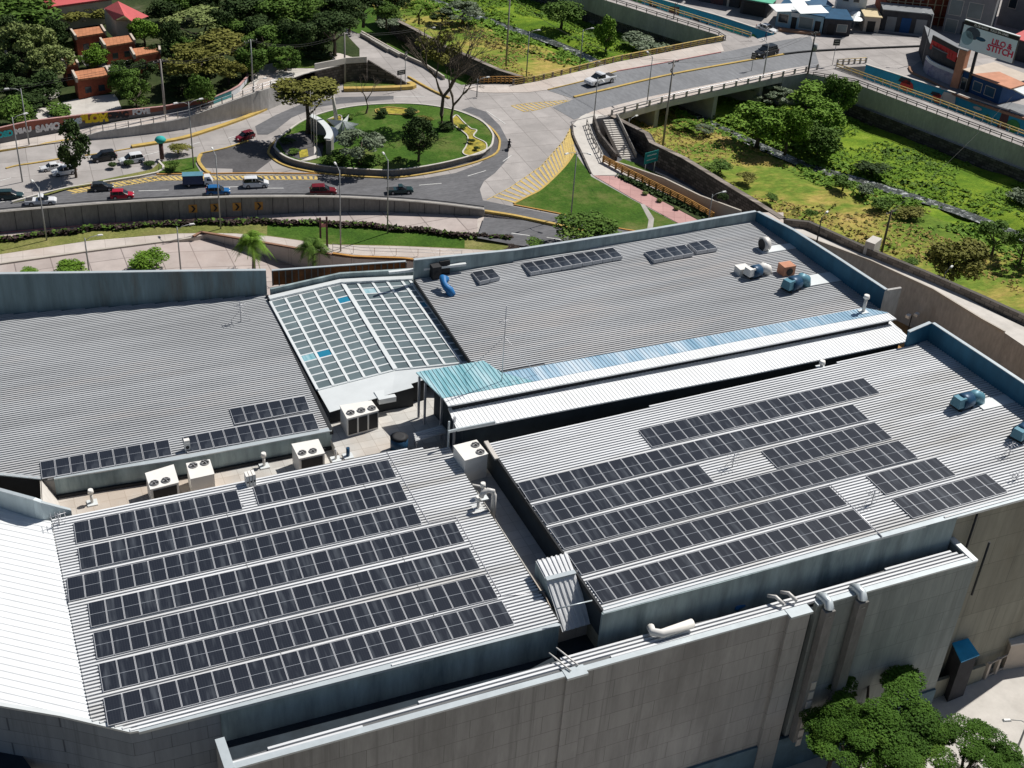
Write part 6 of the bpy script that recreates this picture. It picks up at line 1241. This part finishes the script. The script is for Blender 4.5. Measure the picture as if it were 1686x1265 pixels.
# ================= SMALL BUILDINGS =================
mat_block('brick_red',(.30,.075,.04),(.22,.08,.05),.5,.25,var=.2,msize=.02); mat_slab('tile_orange',(.47,.20,.10),(.30,.12,.06),.6,.4,.1,patch=.15,m=.05); mat('red_roof',(.50,.10,.10),.6,0,.08,1); mat('plaster',(.5,.43,.36),.9,0,.1,.5); mat('plaster_blue',(.28,.42,.50),.8,0,.1,.5); mat('shop_white',(.55,.58,.6),.8,0,.1,.5); mat('navy',(.01,.06,.18),.7,0,.15,.5); mat('roof_blue',(.015,.07,.14),.5,.1,.2,.5); mat('awning_green',(.10,.40,.26),.6); mat('tan_roof',(.55,.45,.28),.8,0,.1,1); mat('dark_wall',(.05,.05,.055),.9,0,.3,.5); mat('window_dark',(.02,.03,.04),.15,0,.1,1,.6); mat('render_grey',(.20,.21,.22),.9,0,.15,.4); mat('lilac',(.30,.29,.36),.8,0,.2,1.5,stain=(.10,.08,.22),stamt=.9); mat('redboard',(.45,.01,.015),.5); mat('billboard_blue',(.66,.78,.88),.5,0,.04,.3)
def house(q,by,h,label,zg=1.6,wallm='brick_red',roofm='tile_orange',wins=1):
    zr=zg+h; P=UL(q,zr); c=sum(P,Vector())/4; t=thing('house',label,'house',(c.x,c.y,zg)); k=lambda mb,n,m: kid(mb,n,m,t)
    k(MB().prism([p-Vector((0,0,.3)) for p in P],zg-1.2),'wall',wallm); k(MB().prism([c+(p-c)*1.0+Vector((0,0,.02)) for p in P],zr-.28),'roof',roofm)
    for a,b in ((0,3),(1,2)): k(MB().kerb([P[a],P[b]],.35,.3,zb=-.5),'gable_edge','plaster')
    a,b=P[3],P[2]; d=(b-a).normalized(); n=Vector((d.y,-d.x,0))
    for s in ((.3,.7) if wins else ()):
        w_=a.lerp(b,s)+n*.02; mb=MB().box((w_.x,w_.y,zg+h*.45),(1.0,.06,1.0),math.atan2(d.y,d.x)); k(mb,'window','window_dark')
    return t
for q,by,lab in (([(117,50),(166.7,43),(173.4,53.8),(125,61.3)],87,'orange roofed brick house, the farthest of the row'),([(165.3,64.5),(215,57.8),(221.8,68.5),(173.4,76.6)],102,'orange roofed brick house in front of red gabled house'),([(215,80.6),(262,75.3),(263.4,84.7),(221.8,92.7)],105,'orange roofed brick house beside the olive tree'),([(119.6,118.3),(174.7,110.8),(181.5,123.7),(126.3,131.2)],161,'orange roofed brick house nearest to the graffiti wall'),([(100,95),(121,92.7),(128.5,106),(108,108.5)],116,'small orange roofed house half hidden by pale trees'),([(-36,91),(9.4,86),(14,98),(-34,104)],124,'orange roofed house cut by the left picture edge')):
    house(q,by,3.5,lab,zt(q[0][0]))
zr=5.5; A,Bq,Cc,D,E_=U(171,14,zr),U(194,2,zr+1.8),U(205,26,zr+1.8),U(188,33.5,zr),U(226,32,zr); F_=U(212,2,zr)
gh=thing('house','cream house with red gabled metal roof','house',(Cc.x,Cc.y,1.8)); 
kid(MB().add([A,Bq,Cc,D],[(0,1,2,3)]).add([Bq,U(245,27,zr),U(218,36,zr),Cc],[(0,1,2,3)]),'roof','red_roof',gh)
w0,w1_=D+Vector((.3,.2,0)),U(216,34,zr)+Vector((0,.2,0)); kid(MB().add([Vector((w0.x,w0.y,1.5)),Vector((w1_.x,w1_.y,1.5)),w1_-Vector((0,0,.2)),Cc-Vector((0,-.2,.3)),w0-Vector((0,0,.2))],[(0,1,2,3,4)]).wall([Vector((A.x,A.y,1.5)),Vector((w0.x,w0.y,1.5))],[A-Vector((0,0,.1)),w0-Vector((0,0,.1))],.2),'wall','plaster',gh)
P=UL([(60,-14),(172,-18),(186,-3),(78,12)],5.5); lr=thing('long_building','long building with red metal roof at the top left','building',(P[0].x,P[0].y,2)); kid(MB().prism(P,5.2),'roof','red_roof',lr); kid(MB().prism([sum(P,Vector())/4+(p-sum(P,Vector())/4)*.96-Vector((0,0,.4)) for p in P],1),'wall','plaster',lr)
def block(base,h,depth,label,wallm,roofm,feats=(),zg=0.,over=.2,name='shop',cat='building'):
    "front face along base pixels (left->right at ground), extruded backwards; feats (s0,s1,z0,z1,mat,partname)"
    a,b=U(*base[0],zg),U(*base[1],zg); d=(b-a); L=d.length; d.normalize(); n=Vector((-d.y,d.x,0)); t=thing(name,label,cat,a); ang=math.atan2(d.y,d.x)
    kid(MB().prism([p+Vector((0,0,h)) for p in (a,b,b+n*depth,a+n*depth)],zg-.5),'wall',wallm,t)
    o=n*over; e=d*over; kid(MB().prism([p+Vector((0,0,h+.18)) for p in (a-o-e,b-o+e,b+n*depth+e,a+n*depth-e)],h+.01+zg),'roof',roofm,t)
    for s0,s1,z0,z1,m,pn in feats:
        c=a+d*L*(s0+s1)/2-n*.04; f=kid(MB().box((c.x,c.y,zg+(z0+z1)/2),(L*(s1-s0),.1,z1-z0),ang),pn,m,t)
        if pn=='window': g2_=MB().box((c.x,c.y,zg+(z0+z1)/2),(L*(s1-s0)+.2,.07,z1-z0+.2),ang); g3=g2_.build('frame','conc_light',f)
    return t,a,b,d,n
T_,a_,b_,d_,n_=block([(1276,43),(1352,56)],3.4,9,'pale blue shop with glass front and dark doorway','plaster_blue','roof_blue',[(.05,.25,1.0,2.6,'window_dark','window'),(.33,.44,.0,2.4,'ac_dark','door'),(.30,.48,2.5,3.3,'shop_white','sign_board'),(.50,.78,.5,2.7,'glass_pane','window'),(.83,.95,0,2.4,'ac_dark','door')])
for k,(x,y,w_,dd,m) in enumerate(((1292,14,6,3,'white_metal'),(1335,17,7,3,'white_metal'),(1322,7,5,2.5,'white_metal'),(1345,4,6,4,'roof_blue'))):
    p=U(x,y,3.9); kid(MB().add([p+Vector((-w_/2,-dd/2,0)),p+Vector((w_/2,-dd/2,-.3)),p+Vector((w_/2,dd/2,.4)),p+Vector((-w_/2,dd/2,.6)),p+Vector((-w_/2,-dd/2,-.1)),p+Vector((w_/2,-dd/2,-.4)),p+Vector((w_/2,dd/2,.3)),p+Vector((-w_/2,dd/2,.5))],[(0,1,2,3),(7,6,5,4),(0,4,5,1),(1,5,6,2),(2,6,7,3),(3,7,4,0)]),'roof_panel',m,T_)
block([(1354,57),(1398,60)],3.2,7,'low dark shop with navy roof beside the pale blue shop','dark_wall','roof_blue',[(.15,.4,0,2.2,'ac_dark','door'),(.5,.85,.8,2.2,'glass_pane','window')])
block([(1372,34),(1420,40)],7.5,10,'white two storey house with two dark windows behind shops','shop_white','render_grey',[(.2,.38,4.3,6,'window_dark','window'),(.55,.73,4.3,6,'window_dark','window')],name='house')
block([(1420,52),(1446,54)],3.0,6,'small house with tan roof between shops and dark wall','plaster','tan_roof',[(.2,.7,0,2.2,'ac_dark','door')],name='house')
block([(1448,50),(1528,58)],4.2,5,'long dark street wall building with shutters','dark_wall','render_grey',[(.1,.3,0,3,'render_grey','shutter'),(.4,.6,0,3,'navy','shutter'),(.7,.92,0,3,'render_grey','shutter')],name='building')
T_,a_,b_,d_,n_=block([(1452,34),(1560,44)],11,12,'red brick building with bamboo scaffolding','brick_red','render_grey',[(.1,.2,5,7,'window_dark','window'),(.45,.55,5,7,'window_dark','window')],name='building')
sc_=MB()
for k in range(9): q=a_+d_*(k+.5)*(b_-a_).length/9-n_*1.0; sc_.box((q.x,q.y,5.4),(.16,.16,10.8))
for k in range(4): q,q2=a_-n_*1.0+Vector((0,0,2+k*2.5)),b_-n_*1.0+Vector((0,0,2+k*2.5)); sc_.tube([q,q2],.08,5)
kid(sc_,'scaffolding','tan_roof',T_)
block([(1550,52),(1625,66)],8.5,9,'grey building with two large upper windows behind billboard','render_grey','render_grey',[(.05,.32,3.8,6.8,'glass_pane','window'),(.45,.75,3.8,6.8,'glass_pane','window'),(.05,.3,.2,2.8,'glass_pane','window'),(.4,.95,.2,2.8,'dark_wall','shutter')],name='building')
block([(1640,40),(1760,70)],14,14,'tall grey building at the top right corner','render_grey','roof_blue',[(.1,.2,4,6,'window_dark','window'),(.3,.4,8,10,'window_dark','window'),(.1,.2,8,10,'window_dark','window')],name='building')
block([(1655,95),(1760,125)],4,16,'low building with dark red roof at right edge','dark_wall','red_roof',[],name='building')
block([(1150,2),(1216,14)],5,10,'dark red and grey building above upstream mural','dark_wall','render_grey',[(.3,.6,0,4,'m_brown','shutter'),(.7,.75,0,4.6,'plaster','column')],name='building')
block([(1060,-22),(1146,0)],6,10,'grey building at the top edge above upstream mural','render_grey','render_grey',[(.3,.5,2,4,'window_dark','window')],name='building')
block([(1218,22),(1262,30)],3.2,7,'open stall under a green awning beside the pale blue shop','dark_wall','awning_green',[(.1,.9,0,2.6,'ac_dark','opening')],over=.9)
for i,(x,y) in enumerate(((1408,42),(1404,50))):
    u=thing('parasol','white market parasol beside the low dark shop, '+('rear' if i==0 else 'front')+' one','parasol',U(x,y,0)); MB().cyl((0,0,0),.05,2.6,6).build('pole','rail',u); MB().add([(0,0,3.0)]+[(1.8*math.cos(k*.785),1.8*math.sin(k*.785),2.4) for k in range(8)],[(0,1+k,1+(k+1)%8) for k in range(8)]).build('canopy','white_metal',u)
st(MB().kerb(arc(UL([(1280,50),(1312,54),(1350,58)],0),3),1.4,.5),'kerb','brown_wall')
sheet([(1352,57),(1448,52),(1530,62),(1540,72),(1510,62),(1400,57),(1385,66),(1350,58)],'road','asphalt',.012)
# corner shop
zg=0
T_,a_,b_,d_,n_=block([(1579,147),(1643,173)],3.6,9,'navy blue shop building below the billboard','navy','plaster',[(.02,.14,.2,2.3,'window_dark','window'),(.32,.52,.9,2.5,'roof_blue','window'),(.62,.85,.9,2.5,'roof_blue','window')])
P=UL([(1600,122),(1645,118),(1690,138),(1664,146)],4.6); kid(MB().prism(P,4.4),'roof_panel','brick_orange',T_); P=UL([(1665,145),(1690,138),(1720,150),(1690,158)],4.3); kid(MB().prism(P,4.1),'roof_panel','white_metal',T_)
cs=thing('corner_shop','curved corner shop with lilac graffiti base and red sign','shop',U(1545,130,0)); kc=lambda mb,n,m: kid(mb,n,m,cs)
cf=arc(UL([(1519,116),(1526,124),(1541,132),(1563,141),(1578,147)],0),3); kc(MB().wall(cf,[p+Vector((0,0,2.3)) for p in cf],.3),'wall','lilac'); kc(MB().wall([p+Vector((0,0,2.3)) for p in cf],[p+Vector((0,0,2.9)) for p in cf],.35),'fascia','shop_white')
bk_=[p+Vector((4,7,0)) for p in cf]; body=cf[::3]+[cf[-1]]+[cf[-1]+Vector((5,8,0)),cf[0]+Vector((6,9,0))]; kc(MB().prism([p+Vector((.8,.8,5.0)) for p in body],0),'upper_wall','dark_wall'); kc(MB().prism([p+Vector((.7,.7,5.15)) for p in body],5.02),'roof','render_grey')
p0,p1=cf[1]+Vector((.5,.4,0)),cf[-4]+Vector((.3,.4,0)); kc(MB().wall([p0+Vector((0,0,4.3)),p1+Vector((0,0,4.3))],[p0+Vector((0,0,6.0)),p1+Vector((0,0,6.0))],.2),'sign_board','redboard'); kc(MB().wall([p0+Vector((0,0,6.02)),p1+Vector((0,0,6.02))],[p0+Vector((0,0,6.9)),p1+Vector((0,0,6.9))],.2),'sign_top','ac_dark')
dd=(p1-p0).normalized(); nn=Vector((dd.y,-dd.x,0)); lb=MB()
for k in range(7): c=p0.lerp(p1,(k+.7)/8)+Vector((0,0,5.15))+nn*.05; lb.box(c,(.5 if k%3 else .2,.05,1.1),math.atan2(dd.y,dd.x))
kc(lb,'sign_lettering','m_red')
q=cf[-2]; kc(MB().box((q.x+.2,q.y+.4,3.6),(1.7,1.5,7.2),.4),'pillar','brick_orange'); kc(MB().box((q.x+.2,q.y+.4,7.3),(1.9,1.7,.2),.4),'pillar_cap','render_grey')
st(MB().kerb(arc(UL([(1497,112),(1503,122),(1530,135),(1575,158),(1640,182),(1720,208)],0),3),.5,.35),'kerb','brown_wall')
st(MB().prism(UL([(1499,112),(1504,121),(1530,133),(1578,155),(1645,180),(1720,205),(1720,180),(1645,165),(1540,108),(1515,100)],.14),0),'pavement','render_grey')
# billboard
zT=12.5; A,Bq=U(1589.7,33,zT),U(1679.7,61,zT); zb_=Zat(A,76); d=(Bq-A); W_=d.length; d.normalize(); n=Vector((d.y,-d.x,0)); Hh=zT-zb_
bb=thing('billboard','large pale blue cinema billboard on a dark pole','billboard',U(1612,140,0)); c=(A+Bq)/2; ang=math.atan2(d.y,d.x); kb=lambda mb,n_,m: kid(mb,n_,m,bb)
kb(MB().box((c.x,c.y,zT-Hh/2),(W_,.3,Hh),ang),'frame','pole_dark'); f=c+n*.17; kb(MB().box((f.x,f.y,zb_+Hh*.43),(W_-.2,.04,Hh*.84),ang),'poster','billboard_blue'); kb(MB().box((f.x,f.y,zT-Hh*.07),(W_,.05,Hh*.14),ang),'top_strip','ac_dark'); e=c; kb(MB().box((e.x,e.y,zT+.08),(W_,.5,.12),ang),'cap','white_metal')
pl=A.lerp(Bq,.36); kb(MB().tube([(pl.x,pl.y+.3,0),(pl.x,pl.y+.3,zb_)],.3,10),'pole','pole_dark')
def bt_(s,u,h_,v,m,b=0.):
    q=A.lerp(Bq,u)+n*.22; o=text(s,h_,m,bb,(q.x,q.y,zb_+Hh*v),d,(0,0,1),.01,'lettering',b); o.matrix_parent_inverse=Matrix.Translation(-bb.location)
mat('txt_red',(.55,.02,.08),.5); mat('txt_white',(.8,.8,.8)); bt_('LILO &',.74,1.35,.55,'txt_red',.05); bt_('STITCH',.74,1.55,.30,'txt_red',.05); bt_('22 DE MAYO   SOLO EN CINES',.5,.5,.93,'txt_white',.01)
# generic soft artwork shapes on the poster
for u,v,rx,ry,m in ((.2,.62,1.5,1.1,'m_slate'),(.12,.4,1.2,1.3,'plaster_blue'),(.36,.5,1.0,.35,'roof_blue')):
    q=A.lerp(Bq,u)+n*.20; mb=MB(); mb.add([(q.x+d.x*rx*math.cos(k*.52),q.y+d.y*rx*math.cos(k*.52),zb_+Hh*v+ry*math.sin(k*.52)) for k in range(12)],[tuple(range(12))]); kb(mb,'artwork',m)
# bottom right yard bits
mat('shed_blue',(.02,.33,.62),.5); cn=UL([(1562,1046),(1586,1039),(1613,1078),(1583,1090)],2.6); t=thing('shed','small shed with bright blue roof by the end wall','shed',(cn[0].x,cn[0].y,-2.5)); kid(MB().prism(cn,2.48),'roof','shed_blue',t); cc_=sum(cn,Vector())/4; kid(MB().prism([cc_+(p-cc_)*.9-Vector((0,0,.15)) for p in cn],-2.5),'wall','dark_wall',t)
cn=UL([(1655,1040),(1680,1022),(1740,1000),(1740,1050),(1665,1062)],.8); t=thing('shed','pale flat roofed shed at the lower right edge','shed',(cn[0].x,cn[0].y,-2.5)); kid(MB().prism(cn,.6),'roof','conc_light',t); cc_=sum(cn,Vector())/5; kid(MB().prism([cc_+(p-cc_)*.95-Vector((0,0,.25)) for p in cn],-2.5),'wall','plaster',t)
railing(UL([(1620,1118),(1660,1098),(1700,1076),(1760,1045)],-2.5),'pale pink post fence continuing the tan boundary wall','plaster','plaster',9,h=1.9,rails=(.95,.1),r=.1,pw=.3)
lamp(1668,1250,1645,1186,-2.5,'blue white street lamp in the bottom right alley',((-1,.3),))
